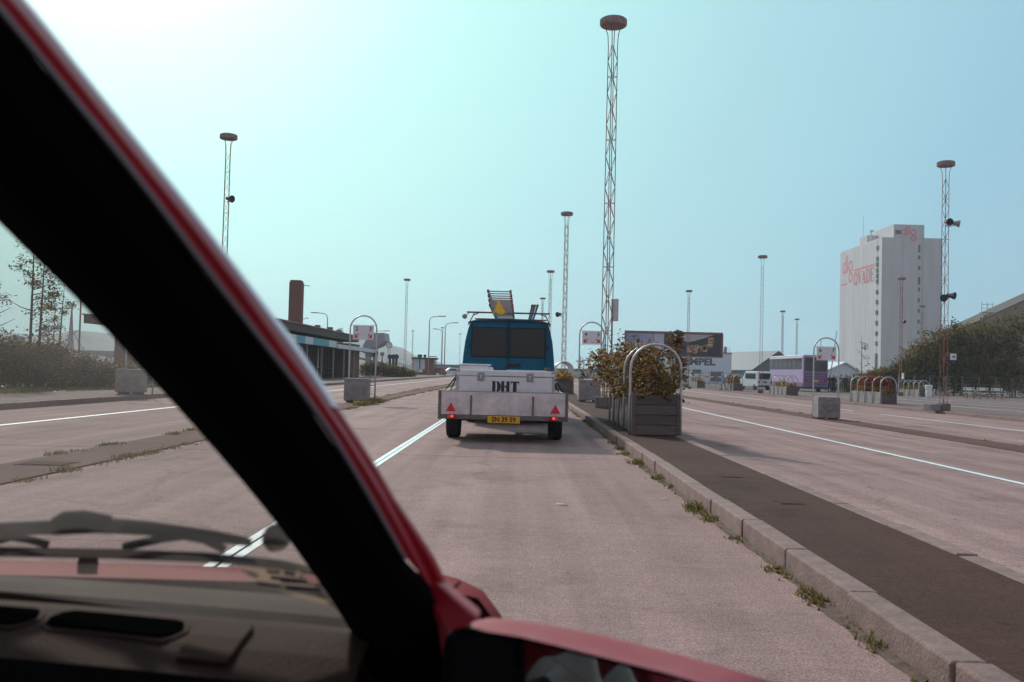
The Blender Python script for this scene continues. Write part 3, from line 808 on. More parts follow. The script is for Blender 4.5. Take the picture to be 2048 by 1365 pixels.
for x in (-1.015, .565):
    q = MB(); q.lathe([(.17, -.09), (.275, -.105), (.295, -.085), (.298, -.03), (.290, -.026), (.298, -.02), (.298, .02), (.290, .026), (.298, .03), (.295, .085), (.275, .105), (.17, .09)], (x, TY + 1.1, .298), 28, 'x'); w = at(tr, q, 'wheel', M['rubber'])
    q = MB(); q.lathe([(.03, -.085), (.175, -.09), (.175, .09), (.03, .085)], (x, TY + 1.1, .298), 16, 'x'); at(tr, q, 'rim', M['galv_dark'], w)
# toolbox standing in the trailer
bx0, bx1, BY, BZ = -.925, .505, TY + .16, 1.055
tb = thing('toolbox', 'long aluminium toolbox stencilled DHT standing in the trailer', 'toolbox', ((bx0 + bx1) / 2, BY, .40)); tb.matrix_world = Matrix.Translation(tb.location)
q = MB(); q.box(bx0, bx1, BY, BY + .75, .402, .962); at(tb, q, 'body', M['alu'], bevel=.008)
q = MB(); q.box(bx0 - .006, bx1 + .006, BY - .006, BY + .756, .968, BZ); at(tb, q, 'lid', M['alu'], bevel=.012)
for x in (bx0 - .008, bx1 - .032): q = MB(); q.box(x, x + .04, BY - .009, BY + .03, .42, .965); at(tb, q, 'corner_trim', M['alu_rail'], bevel=.006)
for x in (bx0 - .012, bx1 - .045): q = MB(); q.box(x, x + .055, BY - .012, BY + .05, 1.02, BZ + .006); at(tb, q, 'lid_corner', M['alu_rail'], bevel=.006)
for px in (962, 1060):
    x = X(px, 757, BY); q = MB(); q.box(x - .05, x + .05, BY - .016, BY - .007, .895, 1.02); lt = at(tb, q, 'latch', M['galv_dark'], bevel=.012)
    q = MB(); q.box(x - .008, x + .008, BY - .034, BY - .02, .93, .985); q.box(x - .02, x + .02, BY - .030, BY - .02, .975, .985); at(tb, q, 'latch_clip', M['alu'], lt, bevel=.003)
def stencil(mb, letter, x, z, w, h, y):
    """fat stencil serif capitals built from slabs, as painted on the box"""
    pr = lambda pts: mb.prism([(a * w, b * h) for a, b in pts], (x, y, z), (1, 0, 0), (0, 0, 1), (0, .0015, 0))
    if letter == 'D':
        pr([(-.04, 0), (.46, 0), (.42, .06), (.42, .94), (.46, 1), (-.04, 1), (.05, .92), (.05, .08)])
        pr([(.51, 0), (.80, .05), (1, .26), (1.05, .5), (1, .74), (.80, .95), (.51, 1), (.51, .92), (.58, .82), (.62, .5), (.58, .18), (.51, .08)])
    if letter == 'H':
        for a in (-.05, .56): pr([(a, 0), (a + .49, 0), (a + .44, .08), (a + .44, .92), (a + .49, 1), (a, 1), (a + .06, .92), (a + .06, .08)])
        pr([(.42, .42), (.60, .42), (.60, .60), (.42, .60)])
    if letter == 'T':
        pr([(.22, 0), (.78, 0), (.72, .08), (.72, 1), (.28, 1), (.28, .08)])
        pr([(0, .66), (.08, .82), (.29, .90), (.29, 1), (.0, 1)]); pr([(1, .66), (.92, .82), (.71, .90), (.71, 1), (1, 1)])
q = MB(); zb = .735
for ch, a, b in (('D', 983.5, 1001), ('H', 1002, 1019), ('T', 1021, 1038)): stencil(q, ch, X(a, 775, BY), zb, X(b, 775, BY) - X(a, 775, BY), .163, BY - .002)
at(tb, q, 'stencil_lettering', M['sign_black'])
q = MB(); y = TY + 1.3; q.box(-.96, -.50, y, y + .5, 1.02, 1.125); q.box(-.97, -.47, y - .02, y + .52, 1.125, 1.15); q.hexa([(-.50, y, 1.02), (-.42, y, 1.02), (-.42, y + .4, 1.02), (-.50, y + .4, 1.02), (-.50, y, 1.115), (-.44, y, 1.10), (-.44, y + .4, 1.10), (-.50, y + .4, 1.115)])
q.box(-.95, -.5, y, y + .5, .402, 1.019)
fb = tag(q.build('flat_crate', M['alu'], bevel=.008), 'pale flat topped crate standing behind the toolbox in the trailer', 'crate')
q = MB(); q.box(.37, .45, BY + .25, BY + .4, BZ + .002, BZ + .055); q.box(.28, .40, BY + .3, BY + .36, BZ + .002, BZ + .02)
tag(q.build('red_block', M['brick'], bevel=.006), 'small red brown block lying on the toolbox lid', 'block')
q = MB(); q.box(-.2, .40, BY + .2, BY + .5, BZ + .002, BZ + .012)
tag(q.build('thin_sheet', M['alu'], bevel=.003), 'thin pale sheet lying flat on the toolbox lid', 'sheet')
def strap(a, b, lab, loc):
    t = thing('lashing_strap', lab, 'strap', loc, 0, 'lashing straps on the trailer'); t.matrix_world = Matrix.Translation(t.location)
    q = MB(); q.tube([a, lerp(a, b, .15), lerp(a, b, .3), b], [.007, .015, .013, .008], 8); at(t, q, 'cord', M['bungee'])
    q = MB(); q.tube([b, b + Vector((.0, -.01, -.02)), b + Vector((-.015, -.01, -.035)), b + Vector((-.03, -.01, -.02))], .005, 6); q.tube([a, a + Vector((.01, 0, .03)), a + Vector((.03, .02, .03))], .012, 6); at(t, q, 'hook', M['galv'])
V = Vector
strap(V((-.93, BY + .3, .98)), V((-1.10, BY + .12, .75)), 'outer brown lashing strap beside the toolbox end near the white road line', (-1.1, BY + .12, .74))
strap(V((-.93, BY + .25, .97)), V((-1.02, BY + .10, .75)), 'inner brown lashing strap close against the toolbox end near the white road line', (-1.02, BY + .1, .74))
strap(V((.52, BY + .3, .93)), V((.655, BY + .15, .75)), 'outer dark lashing strap at the kerb side of the trailer', (.65, BY + .15, .74))
strap(V((.52, BY + .2, .87)), V((.58, BY + .1, .75)), 'inner dark lashing strap at the kerb side of the toolbox', (.58, BY + .1, .74))

# ------------------------------------------------------------------ blue van
VY, VX = 18.6, -.232
van = thing('van', 'dark blue panel van with caged rear windows and a ladder rack', 'van', (VX, VY, 0)); van.matrix_world = Matrix.Translation(van.location)
SEC = [(.0, .34), (.86, .34), (.90, .50), (.91, .80), (.905, 1.07), (.885, 1.35), (.855, 1.62), (.805, 1.85), (.765, 1.97), (.72, 2.025), (.55, 2.055), (0, 2.07)]
SEC = SEC + [(-a, z) for a, z in reversed(SEC[1:-1])]
q = MB(); rows = []
for y, s, hz in ((0, 1, 1), (.05, 1.0, 1), (3.2, 1, 1), (3.9, .98, .99), (4.3, .93, .60), (4.9, .88, .50), (5.0, .80, .40)):
    rows.append([(VX + a * s, VY + y, .34 + (z - .34) * hz if z > .34 else z) for a, z in SEC] + [(VX + SEC[0][0] * s, VY + y, SEC[0][1])])
q.grid(rows); q.add(rows[0][:-1], [tuple(range(len(SEC)))]); q.add(rows[-1][:-1], [tuple(range(len(SEC)))])
smooth_angle(at(van, q, 'body', M['van_blue']))
cxp = X(1017, 690, VY)
for a, b in ((-.695, -.006), (.006, .70)):
    x0, x1 = cxp + a, cxp + b
    q = MB(); q.hexa([(x0 - (.03 if a < -.1 else 0), VY - .022, .55), (x1 + (.03 if b > .1 else 0), VY - .022, .55), (x1 + (.03 if b > .1 else 0), VY + .01, .55), (x0 - (.03 if a < -.1 else 0), VY + .01, .55), (x0, VY - .022, 1.985), (x1, VY - .022, 1.985), (x1, VY + .01, 1.985), (x0, VY + .01, 1.985)])
    d = at(van, q, 'rear_door', M['van_blue'], bevel=.012)
    wx0, wx1 = (X(945, 690, VY), X(1012, 690, VY)) if a < -.1 else (X(1021, 690, VY), X(1089.5, 690, VY))
    zt, zb2 = Z(1017, 658, VY), Z(1017, 714, VY)
    q = MB(); q.box(wx0 - .02, wx1 + .02, VY - .030, VY - .021, zb2 - .02, zt + .02); wn_ = at(van, q, 'window_seal', M['rubber'], d, bevel=.03)
    q = MB(); q.box(wx0, wx1, VY - .034, VY - .031, zb2, zt); at(van, q, 'window_pane', M['dark_glass'], d, bevel=.02)
    q = MB()
    for i in range(15): xx = lerp(wx0, wx1, (i + .5) / 15); q.box(xx - .004, xx + .004, VY - .044, VY - .038, zb2, zt)
    for i in range(13): zz = lerp(zb2, zt, (i + .5) / 13); q.box(wx0, wx1, VY - .048, VY - .0442, zz - .003, zz + .003)
    at(van, q, 'window_grille', M['mesh_dark'], d)
    hx = x0 - .055 if a < -.1 else x1 - .005
    for z in (1.50, .9): q = MB(); q.box(hx, hx + .07, VY - .045, VY - .022, z - .018, z + .018); q.box(hx - .02, hx + .0, VY - .04, VY, z - .01, z + .07) if a < -.1 else q.box(hx + .07, hx + .09, VY - .04, VY, z - .01, z + .07); at(van, q, 'hinge', M['black_metal'], d, bevel=.005)
q = MB(); q.box(cxp - .004, cxp + .004, VY - .024, VY - .018, .55, 1.98); at(van, q, 'door_gap', M['rubber'])
q = MB(); q.box(cxp + .04, cxp + .24, VY - .055, VY - .023, 1.14, 1.20); q.lathe([(.02, -.01), (.02, .0)], (cxp + .07, VY - .056, 1.175), 10, 'y'); q.box(cxp - .03, cxp + .02, VY - .05, VY - .023, 1.08, 1.2); at(van, q, 'door_handle', M['black_metal'], bevel=.008)
q = MB(); q.tube([(VX + a, VY - .03, z) for a, z in ((-.80, 1.93), (-.765, 2.0), (-.3, 2.032), (.3, 2.032), (.765, 2.0), (.80, 1.93))], .013, 6); at(van, q, 'roof_gutter', M['black_metal'])
q = MB(); q.box(VX - .86, VX + .86, VY - .10, VY - .01, .36, .50); at(van, q, 'bumper', M['black_metal'], bevel=.02)
for x in (VX - .76, VX + .76):
    for y in (VY + 1.0, VY + 4.0):
        q = MB(); q.lathe([(.18, -.10), (.30, -.11), (.325, -.07), (.325, .07), (.30, .11), (.18, .10)], (x, y, .325), 24, 'x'); at(van, q, 'wheel', M['rubber'])
for x in (VX - .80, VX + .68): q = MB(); q.box(x, x + .12, VY - .02, VY + .02, .70, .95); at(van, q, 'tail_light', M['lens_red'], bevel=.01)
q = MB(); zr = Z(1017, 626.5, VY + .2)
for y, xa, xb in ((VY + .2, X(934, 625.5, VY + .2), X(1099, 627.6, VY + .2)), (VY + 2.6, VX - .80, VX + .80)):
    q = MB(); q.tube([(xa, y, zr), (xb, y, zr)], .017, 8); rb = at(van, q, 'rack_bar', M['rust'])
    for sg in (-1, 1):
        q = MB(); q.bar((VX + sg * .79, y, 2.0), (VX + sg * .70, y, zr - .018), .02, .02); q.bar((VX + sg * .72, y, 2.14), (VX + sg * .62, y, zr - .018), .03, .02); q.box(VX + sg * .79 - .03, VX + sg * .79 + .03, y - .03, y + .03, 1.975, 2.005); at(van, q, 'rack_bracket', M['rust'], rb)
q = MB(); q.lathe([(.03, .03), (.05, .02), (.05, -.02), (.03, -.04)], (X(929.5, 633, VY + .25), VY + .22, Z(929, 633, VY + .2)), 14, 'y'); q.bar((X(929.5, 633, VY + .2), VY + .2, Z(929, 633, VY + .2)), (VX - .80, VY + .2, zr - .01), .015); at(van, q, 'work_lamp', M['galv_dark'], smooth=True)
def ladder(zc, x0, x1, y0, y1, lab, rail=.045, end=True):
    t = thing('ladder', lab, 'ladder', ((x0 + x1) / 2, y0, zc), 0, 'aluminium ladders stacked on the van rack'); t.matrix_world = Matrix.Translation(t.location)
    for x in (x0, x1): q = MB(); q.box(x - .017, x + .017, y0, y1, zc - rail / 2, zc + rail / 2); r = at(t, q, 'rail', M['alu_rail'], bevel=.005); q = MB(); q.box(x - .02, x + .02, y0 - .02, y0 + .03, zc - rail / 2 - .003, zc + rail / 2 + .003); at(t, q, 'rubber_foot', M['rust'], r, bevel=.008)
    y = y0 + .05; p = None
    while y < y1:
        if p is None: q = MB(); q.box(x0 + .017, x1 - .017, y - .010, y + .010, zc - .010, zc + .010); p = at(t, q, 'rung', M['alu_rail'])
        else: p = p.copy(); C.objects.link(p); p.parent = t; p.location.y += .5
        y += .5
LN = ['topmost', 'second from the top', 'third from the top', 'lowest']
for i in range(4):
    zc = Z(998, 583 + 7 * i, 16.6) - .01 * i; x0, x1 = X(976 + 1.5 * i, 590, 16.6), X(1021 + 1.5 * i, 590, 16.6)
    ladder(zc - .01 * i, x0, x1, 16.6, 22.6, 'aluminium ladder on the van rack, %s of the wide stack' % LN[i])
for i, px in enumerate((1064.5, 1069.5, 1075)):
    q = MB(); a = P(px, 612, 17.6); b = P(px - 3, 640, 22.0); b.z = a.z - .03; b.x = a.x - .02
    q.tube([a, b], .022, 8); t = tag(q.build('pipe', M['alu_rail'], smooth=False), ['aluminium pipe nearest the ladder stack in the bundle on the van rack', 'middle aluminium pipe in the bundle of three on the van rack', 'outermost aluminium pipe in the bundle on the van rack, kerb side'][i], 'pipe', 'pipes on the van rack')
    q = MB(); q.lathe([(.026, -.03), (.026, .02)], a, 8, 'y'); q.build('end_cap', M['rust'], t)
q = MB(); a0 = P(1000, 616, 16.52); pts = []
for i in range(9):
    t = i / 8; w = .012 + .105 * t ** 1.1 + .008 * math.sin(17 * t)
    pts.append([(a0.x - .03 + .035 * t + math.cos(2 * PI * j / 12) * w * (1 + .28 * math.sin(j * 2.3 + t * 3)), a0.y + math.sin(2 * PI * j / 12) * w * .4, a0.z + .12 - .225 * t + (.02 * math.sin(j * 1.9) if i == 8 else 0)) for j in range(13)])
q.grid(pts); tag(q.build('yellow_cloth', M['yellow_cloth'], smooth=True), 'yellow warning cloth tied under the ladders on the van', 'cloth')

# ------------------------------------------------------------------ lattice lamp masts
MAST_G = 'tall lattice lamp masts'
def lattice(height, w0, w1, m_leg, simple=False):
    legs = []; hw = lambda t: lerp(w0, w1, t) / 2
    zt = height - .75
    for sx, sy in ((-1, -1), (1, -1), (1, 1), (-1, 1)):
        q = MB(); q.tube([(sx * hw(0), sy * hw(0), .30), (sx * hw(.5), sy * hw(.5), lerp(.3, zt, .5)), (sx * hw(1), sy * hw(1), zt), (sx * hw(1) * 1.15, sy * hw(1) * 1.15, zt + .30), (sx * hw(1) * 1.7, sy * hw(1) * 1.7, height - .25)], 0.012 if not simple else .015, 4 if simple else 5)
        legs.append(q)
    br = MB(); n = int((zt - .4) / .42); cs = ((-1, -1), (1, -1), (1, 1), (-1, 1))
    for i in range(n):
        t0, t1 = i / n, (i + 1) / n; z0, z1 = lerp(.35, zt, t0), lerp(.35, zt, t1)
        for k in range(4):
            a, b = cs[k], cs[(k + 1) % 4]
            if (i + k) % 2: a, b = b, a
            br.bar((a[0] * hw(t0), a[1] * hw(t0), z0), (b[0] * hw(t1), b[1] * hw(t1), z1), .010 if not simple else .014)
            if not simple and i % 4 == 0: br.bar((a[0] * hw(t0), a[1] * hw(t0), z0), (b[0] * hw(t0), b[1] * hw(t0), z0), .012)
    hd = MB(); R = .34
    hd.lathe([(.20, height - .24), (R, height - .22), (R + .01, height - .19), (R + .01, height - .06), (R - .02, height - .02), (.15, height)], (0, 0, 0), 20)
    for j in range(20):
        a = 2 * PI * j / 20; hd.bar((R * 1.02 * math.cos(a), R * 1.02 * math.sin(a), height - .205), (R * 1.02 * math.cos(a), R * 1.02 * math.sin(a), height - .04), .035, .02)
    bs = MB(); bs.box(-.20, .20, -.20, .20, 0, .30)
    for sx, sy in cs: bs.box(sx * hw(0) - .03, sx * hw(0) + .03, sy * hw(0) - .03, sy * hw(0) + .03, .30, .34)
    return legs, br, hd, bs
def make_mast(x, y, z, h, label, simple=False, rz=0, m_=None):
    t = thing('lamp_mast', label, 'lamp mast', (x, y, z), rz, MAST_G)
    legs, br, hd, bs = lattice(h, .215, .18, None, simple)
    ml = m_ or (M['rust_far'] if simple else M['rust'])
    for l in legs: l.build('leg', ml, t)
    br.build('bracing', ml, t); hd.build('lamp_head', M['head'], t); bs.build('base_block', M['concrete_dark'], t, bevel=.02)
    return t
MH = 10.6
m0 = make_mast(X(1210.5, 815, 25.6), 25.6, .118, MH, 'tall rusty lamp mast rising from the median behind the big planter', rz=.5)
m1 = make_mast(-12.5, 39.6, .13, MH, 'lamp mast standing behind the red car pillar with a dark loudspeaker halfway up', rz=.2)
FAR = [(2.6, 57, .118, 'lamp mast on the median just beside the blue van'),
       (2.66, 89, .0, 'lamp mast on the median, second smallest behind the blue van'),
       (2.7, 122, .0, 'lamp mast on the median, smallest one behind the blue van'),
       (-12.4, 102, .13, 'lamp mast standing between the terminal building and the toll booth'),
       (18.4, 72.8, -.2, 'lamp mast standing in front of the white minibus'),
       (18.3, 104, -.2, 'lamp mast rising behind the billboard'),
       (33.9, 85, -.3, 'lamp mast before the shaded silo wall, taller of the two there'),
       (48.8, 116, -.3, 'lamp mast before the silo wall, smaller and half hidden by bushes'),
       (36.0, 131, -.3, 'lamp mast above the grey shed, nearer of the pair'),
       (42.9, 148, -.3, 'lamp mast above the bus, fainter one of the pair'),
       (-27, 237, 0, 'faint far lamp mast between the near mast and the toll booth'),
       (-16, 250, 0, 'faint far lamp mast close to the blue van roof'),
       (-17.8, 215, 0, 'short far lamp mast between the two arm lamps')]
fm = None
for x, y, z, lab in FAR:
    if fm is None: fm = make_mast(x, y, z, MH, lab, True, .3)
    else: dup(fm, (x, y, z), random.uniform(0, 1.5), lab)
m6 = dup(m0, (X(1887, 810, 40.3), 40.3, gz(18) + .11), .35, 'tall lamp mast beside the silo carrying two loudspeaker pairs and a small white sign')
q = MB(); q.box(-.75, -.22, -.1, .35, 0, .28); q.build('kerb_block', M['concrete'], m6, bevel=.02)
def horn(t, x, y, z, dirx, diry, m_=None, n='loudspeaker'):
    q = MB(); d = Vector((dirx, diry, -.15)).normalized(); p = Vector((x, y, z))
    q.tube([p - d * .12, p, p + d * .02, p + d * .22], [.07, .08, .09, .16], 10); o = q.build(n, m_ or M['black_metal'], t)
    q = MB(); q.bar((x * .3, y * .3, z - .15), (x, y, z - .10), .03); q.bar((x, y, z - .12), (x, y, z), .03); q.build('bracket', M['rust'], o)
horn(m6, .28, -.2, 7.95, .7, -.5, M['galv_dark']); horn(m6, -.18, -.3, 7.95, -.3, -.9)
horn(m6, -.28, -.35, 4.75, -.8, -.4, M['black_metal']); horn(m6, -.12, -.40, 4.85, .3, -.9)
q = MB(); q.box(.12, .42, -.25, -.21, 2.15, 2.42); sgn = q.build('small_sign', M['white'], m6); q = MB(); q.box(.20, .34, -.256, -.251, 2.26, 2.31); q.box(.28, .32, -.256, -.251, 2.24, 2.33); q.build('sign_mark', M['sign_black'], sgn)
q = MB(); q.box(.16, .30, -.10, .06, 2.35, 2.95); q.build('junction_box', M['galv'], m0, bevel=.01)
q = MB(); q.tube([(.17, .0, .3), (.17, .02, 2.35)], .02, 6); q.build('cable_pipe', M['rust'], m0)
horn(m1, .10, -.15, 7.85, .6, -.6)
o = [k for k in C.objects if k.get('label', '').startswith('lamp mast on the median just beside')][0]
horn(o, -.35, -.1, 4.4, -.9, -.5)
o = [k for k in C.objects if k.get('label', '').startswith('lamp mast before the shaded')][0]
horn(o, -.3, -.1, 6.6, -.9, -.5); q = MB(); q.box(-.3, .45, -.25, -.2, 1.5, 2.0); q.build('small_sign', M['white'], o)

# ------------------------------------------------------------------ lane arch signs
def arch_pts(w, h, n=12, x=0, y=0, z=0):
    r = w / 2; pts = [(x - r, y, z), (x - r, y, z + (h - r) * .5)]
    pts += [(x - r * math.cos(PI * i / n), y, z + h - r + r * math.sin(PI * i / n)) for i in range(n + 1)]
    return pts + [(x + r, y, z + (h - r) * .5), (x + r, y, z)]
def arrow(mb, x, z, sg, y, s=.105):
    """a red arrow pointing down and outwards"""
    d = Vector((sg, 0, -1)).normalized(); n = Vector((1, 0, sg)).normalized()
    pts = [(-.5, .11), (.05, .11), (-.12, .46), (.10, .46), (.5, 0), (.10, -.46), (-.12, -.46), (.05, -.11), (-.5, -.11)]
    mb.prism([(a * s * 1.3, b * s * 1.1) for a, b in pts], (x, y, z), d, n, (0, .003, 0))
def arch_sign(x, y, z, nums, label, rz=0, ring=False):
    t = thing('lane_sign', label, 'lane sign', (x, y, z), rz, 'arched lane number signs')
    q = MB(); q.tube(arch_pts(.80, 2.60), .024, 8); q.build('arch', M['galv'], t, smooth=True)
    q = MB()
    for zz in (1.86, 2.31): q.bar((-.39, 0, zz), (.39, 0, zz), .012)
    q.build('cross_bar', M['galv'], t)
    if nums:
        q = MB(); q.box(-.315, .315, -.020, -.004, 1.88, 2.30); p = q.build('sign_panel', M['white'], t, bevel=.006)
        q = MB(); text(q, nums[0], .17, (-.20, -.0235, 2.195), (1, 0, 0), (0, 0, 1), (0, 0, 0), .003); text(q, nums[1], .17, (.215, -.0235, 2.195), (1, 0, 0), (0, 0, 1), (0, 0, 0), .003); q.build('lane_number', M['sign_black'], p)
        for sx in (-1, 1): q = MB(); arrow(q, sx * .205, 1.985, sx, -.0235, .135); q.build('red_arrow', M['sign_red'], p)
    q = MB(); q.box(-.43, .27, -.62, -.06, .05, .71); bx = q.build('concrete_block', M['concrete'], t, bevel=.02)
    for fx in (-.36, .04): q = MB(); q.box(fx, fx + .16, -.58, -.1, 0, .05); q.build('block_foot', M['concrete_dark'], bx)
    if ring:
        q = MB(); q.tube([(-.08 + .19 * math.cos(a), -.624, .44 + .17 * math.sin(a)) for a in [2 * PI * i / 20 for i in range(20)]], .009, 5); q.bar((-.35, -.624, .42), (.20, -.624, .46), .01); q.bar((-.1, -.624, .24), (-.06, -.624, .30), .03)
        q.build('scrawl', M['concrete_dark'], bx)
    q = MB()
    for zz in (.25, .5): q.bar((-.42, -.05, zz), (.42, -.03, zz), .02)
    q.build('clamp', M['galv_dark'], t)
    return t
arch_sign(X(723, 800, 28.6), 28.6, .012, '23', 'arched lane sign numbered 2 and 3 before the terminal building')
arch_sign(X(1181, 800, 31.2), 31.2, .118, '45', 'arched lane sign numbered 4 and 5 on the median beside the tall mast')
arch_sign(X(1647, 830, 30.8), 30.6, gz(9.9) + .012, '67', 'arched lane sign numbered 6 and 7 before the purple bus', ring=True)
arch_sign(X(277, 790, 27.4), 27.4, .13, '', 'arched post with concrete block behind the windscreen, its panel hidden by the pillar')

# ------------------------------------------------------------------ planters with hoops
PG = 'long planters with climbing hoops'
def planter(x, y, z, label, L=4.6, w=.72, h=.62, arch_h=1.40, n=5, style='red', rz=0.0, dense=1.0, near=False):
    t = thing('planter', label, 'planter', (x, y, z), rz, PG)
    nb = 4 if near else 3
    for k in range(nb):
        z0, z1 = h * k / nb + .004, h * (k + 1) / nb - .002
        q = MB(); q.box(-w / 2 + .03, w / 2 - .03, -.012, .030, z0, z1); q.build('plank', M['plank'], t, bevel=.006 if near else 0)
        for sx in (-1, 1): q = MB(); q.box(sx * (w / 2) - (.03 if sx > 0 else 0), sx * (w / 2) + (0 if sx > 0 else .03), .032, L, z0, z1); q.build('plank', M['concrete'] if not near else M['plank'], t)  # distant planters: paler side planks put the sunlight into the colour
        q = MB(); q.box(-w / 2 + .03, w / 2 - .03, L - .03, L, z0, z1); q.build('plank', M['plank'], t)
    for sx in (-1, 1): q = MB(); q.box(sx * (w / 2) - .03, sx * (w / 2) + .03, -.022, .034, 0, h + .005); q.build('corner_post', M['plank'], t)
    q = MB(); q.box(-w / 2 + .031, w / 2 - .031, .031, L - .031, .02, h - .06); q.build('earth', M['soil'], t)
    for k in range(n):
        yy = .10 + (L - .2) * k / (n - 1)
        q = MB(); q.tube(arch_pts(w + .10, arch_h, 12, 0, yy), 0.021 if near else .028, 8); q.build('hoop', M['galv'], t, smooth=True)
    q = MB(); B = []
    if style == 'big':
        r = w / 2
        pts = clumps([(0, L * .35, h + .30, r * .95, L * .36, .52), (-.02, .25, h + .25, r * .95, .28, .45)], 235, 11, .09, .2)
        pts += clumps([(-.30, L * .55, h + .38, .42, L * .4, .46), (-.55, L * .85, h + .45, .35, .9, .40)], 190, 11, .09, .3)
        pts += clumps([(-.12, L * .5, h + .72, .36, L * .36, .24), (-.55, L * .9, h + .62, .3, .7, .3)], 75, 9, .08, .3)
        pts += clumps([(0, .15, h + .03, r * 1.05, .25, .16), (-.36, L * .45, h + .05, .12, L * .5, .22), (.36, L * .3, h + .1, .14, L * .35, .3), (.36, .2, h + .35, .12, .25, .4), (0, -.02, h + .0, r * 1.05, .10, .10)], 150, 12, .06, .2)
        leaves(q, pts, .080, 4, (4, 1, 6, 5))
        for (sx, sy, hz, ln) in ((.34, .3, 1.42, .35), (.30, .5, 1.52, .3), (.42, .25, 1.12, .3), (.40, .3, 1.28, .25), (-.36, 2.2, 1.55, .35), (-.3, 1.6, 1.4, .3), (.05, 1.2, 1.5, .22), (-.44, 3.2, 1.35, .3), (-.95, 4.1, 1.02, .3), (-.8, 3.8, 1.2, .3), (.2, .8, 1.42, .2), (-.15, 1.0, 1.45, .2)):
            for k in range(9):
                f = k / 8; c = (sx + random.gauss(0, .03), sy + random.gauss(0, .08), hz - .2 + ln * f)
                leaves(q, [(c[0] + random.gauss(0, .06), c[1] + random.gauss(0, .06), c[2] + random.gauss(0, .02)) for _ in range(int(9 * (1.15 - f)))], .075, 4, (3, 1, 7, 2), .25)
        leaves(q, clumps([(.36, .4, 1.62 - .10, .10, .10, .12)], 14, 9, .035), .075, 4, (3, 2, 6, 1))
    else:
        cols = {'red': (1, 2, 1, 0), 'yellow': (3, 1, 0, 6), 'redtop': (0, 1, 1, 0)}
        leaves(q, clumps([(0, L * .5, h + .13, w * .66, L * .55, .22), (0, .1, h + .08, w * .6, .3, .22)], int(150 * dense), 9, .08, .3), .11, 4, (3, 2, 2, 5))
        if style in ('red', 'redtop'): leaves(q, clumps([(0, L * .47, h + .46, w * .52, L * .5, .38)], int(300 * dense), 9, .09, .4), .11, 4, (1, 1, 4, 0) if style == 'redtop' else (2, 2, 4, 1))
    mats = [M['leaf_green'], M['leaf_dark'], M['leaf_brown'], M['leaf_olive']] if style == 'big' else [M['leaf_green'], M['leaf_dark'], M['leaf_brown'] if style == 'red' else M['leaf_red'], M['leaf_yellow']]
    q.build('foliage', mats, t, kind='stuff')
    if style == 'big':
        q = MB()
        for k in range(26):
            a = Vector((random.uniform(-.28, .28), random.uniform(.1, L - .4), h - .08)); b = a + Vector((random.gauss(0, .18), random.gauss(0, .3), random.uniform(.4, .8)))
            q.tube([a, lerp(a, b, .5) + Vector((random.gauss(0, .05), random.gauss(0, .05), 0)), b], [.008, .006, .003], 4)
        for (a, b) in (((.28, .3, .55), (.36, .4, 1.5)), ((-.3, 3.0, .55), (-.85, 4.0, 1.1)), ((-.2, 2, .55), (-.36, 2.2, 1.6))): q.tube([a, b], [.012, .006], 4)
        q.build('stems', M['bark'], t)
    return t
planter(X(1311, 868, 14.6), 14.6, .118, 'big overgrown planter with reddish creeper on the near median', L=4.7, w=.68, h=.62, style='big', near=True, rz=math.radians(-1.5))
planter(X(1128, 785, 42), 42, .118, 'planter with yellow green shrub on the median beside the van', style='yellow', L=4.0, dense=1.6)
pl = planter(X(1778, 808, 49), 49, gz(19) + .11, 'planter with deep red creeper nearest the silo side mast', style='redtop', dense=1.6)
planter(X(1584.5, 790, 67), 67, gz(19) + .11, 'planter with yellow tufts just before the purple bus', style='yellow')
planter(X(1476, 782, 82), 82, gz(19) + .11, 'planter with brown leaves inside its hoops beside the white minibus', style='red')
planter(X(1402, 776, 96), 96, gz(19) + .11, 'small far planter below the HEMPEL wall', style='yellow')
planter(X(1849, 793, 82), 82, -.3, 'planter with yellow plants and bare hoops before the hedge fence', style='yellow', w=.8)
planter(X(1700, 780, 104), 104, -.3, 'faint narrow planter before the low hedge near the standing people', style='yellow', L=3, w=.6)
# litter bin
q = MB(); q.lathe([(.20, 0), (.24, .1), (.26, .45), (.22, .60), (.26, .64), (.30, 1.0), (.24, 1.04)], (X(1850, 792, 79) + .3, 79, -.3), 14)
tag(q.build('litter_bin', M['white'], smooth=False), 'pale waisted litter bin beside the bare hooped planter', 'litter bin')

# ------------------------------------------------------------------ silo
SX, SY, SW, SD, SH = 134.8, 357.0, 22.6, 46.0, 54.8
silo = thing('silo_tower', 'tall pale grain silo tower marked dlg and QVADE', 'silo', (SX, SY, 0)); silo.matrix_world = Matrix.Translation(silo.location)
q = MB(); q.box(SX, SX + SW, SY, SY + SD, -.4, SH); at(silo, q, 'wall', M['silo'])
for k in range(11):
    y0 = SY + 3.9 + (SD - 4) * k / 11; y1 = SY + 3.9 + (SD - 4) * (k + 1) / 11
    q = MB(); q.box(SX - .10, SX - .004, y0 + .05, y1 - .05, 0, SH - .5 - .15 * (k % 2)); at(silo, q, 'wall_panel', M['silo_panel'])
for a, b, d in ((.0, 7.8, .35), (7.95, 14.4, .2), (15.4, 22.6, .35)):
    q = MB(); q.box(SX + a, SX + b, SY - d, SY - .004, 0, SH - .1); at(silo, q, 'wall_panel', M['silo_panel'])
ph0, ph1 = X(1787, 460, SY), X(1848, 460, SY)
q = MB(); q.box(ph0, ph1, SY - .3, SY + 22, SH, 59.7); at(silo, q, 'penthouse', M['silo_panel'])
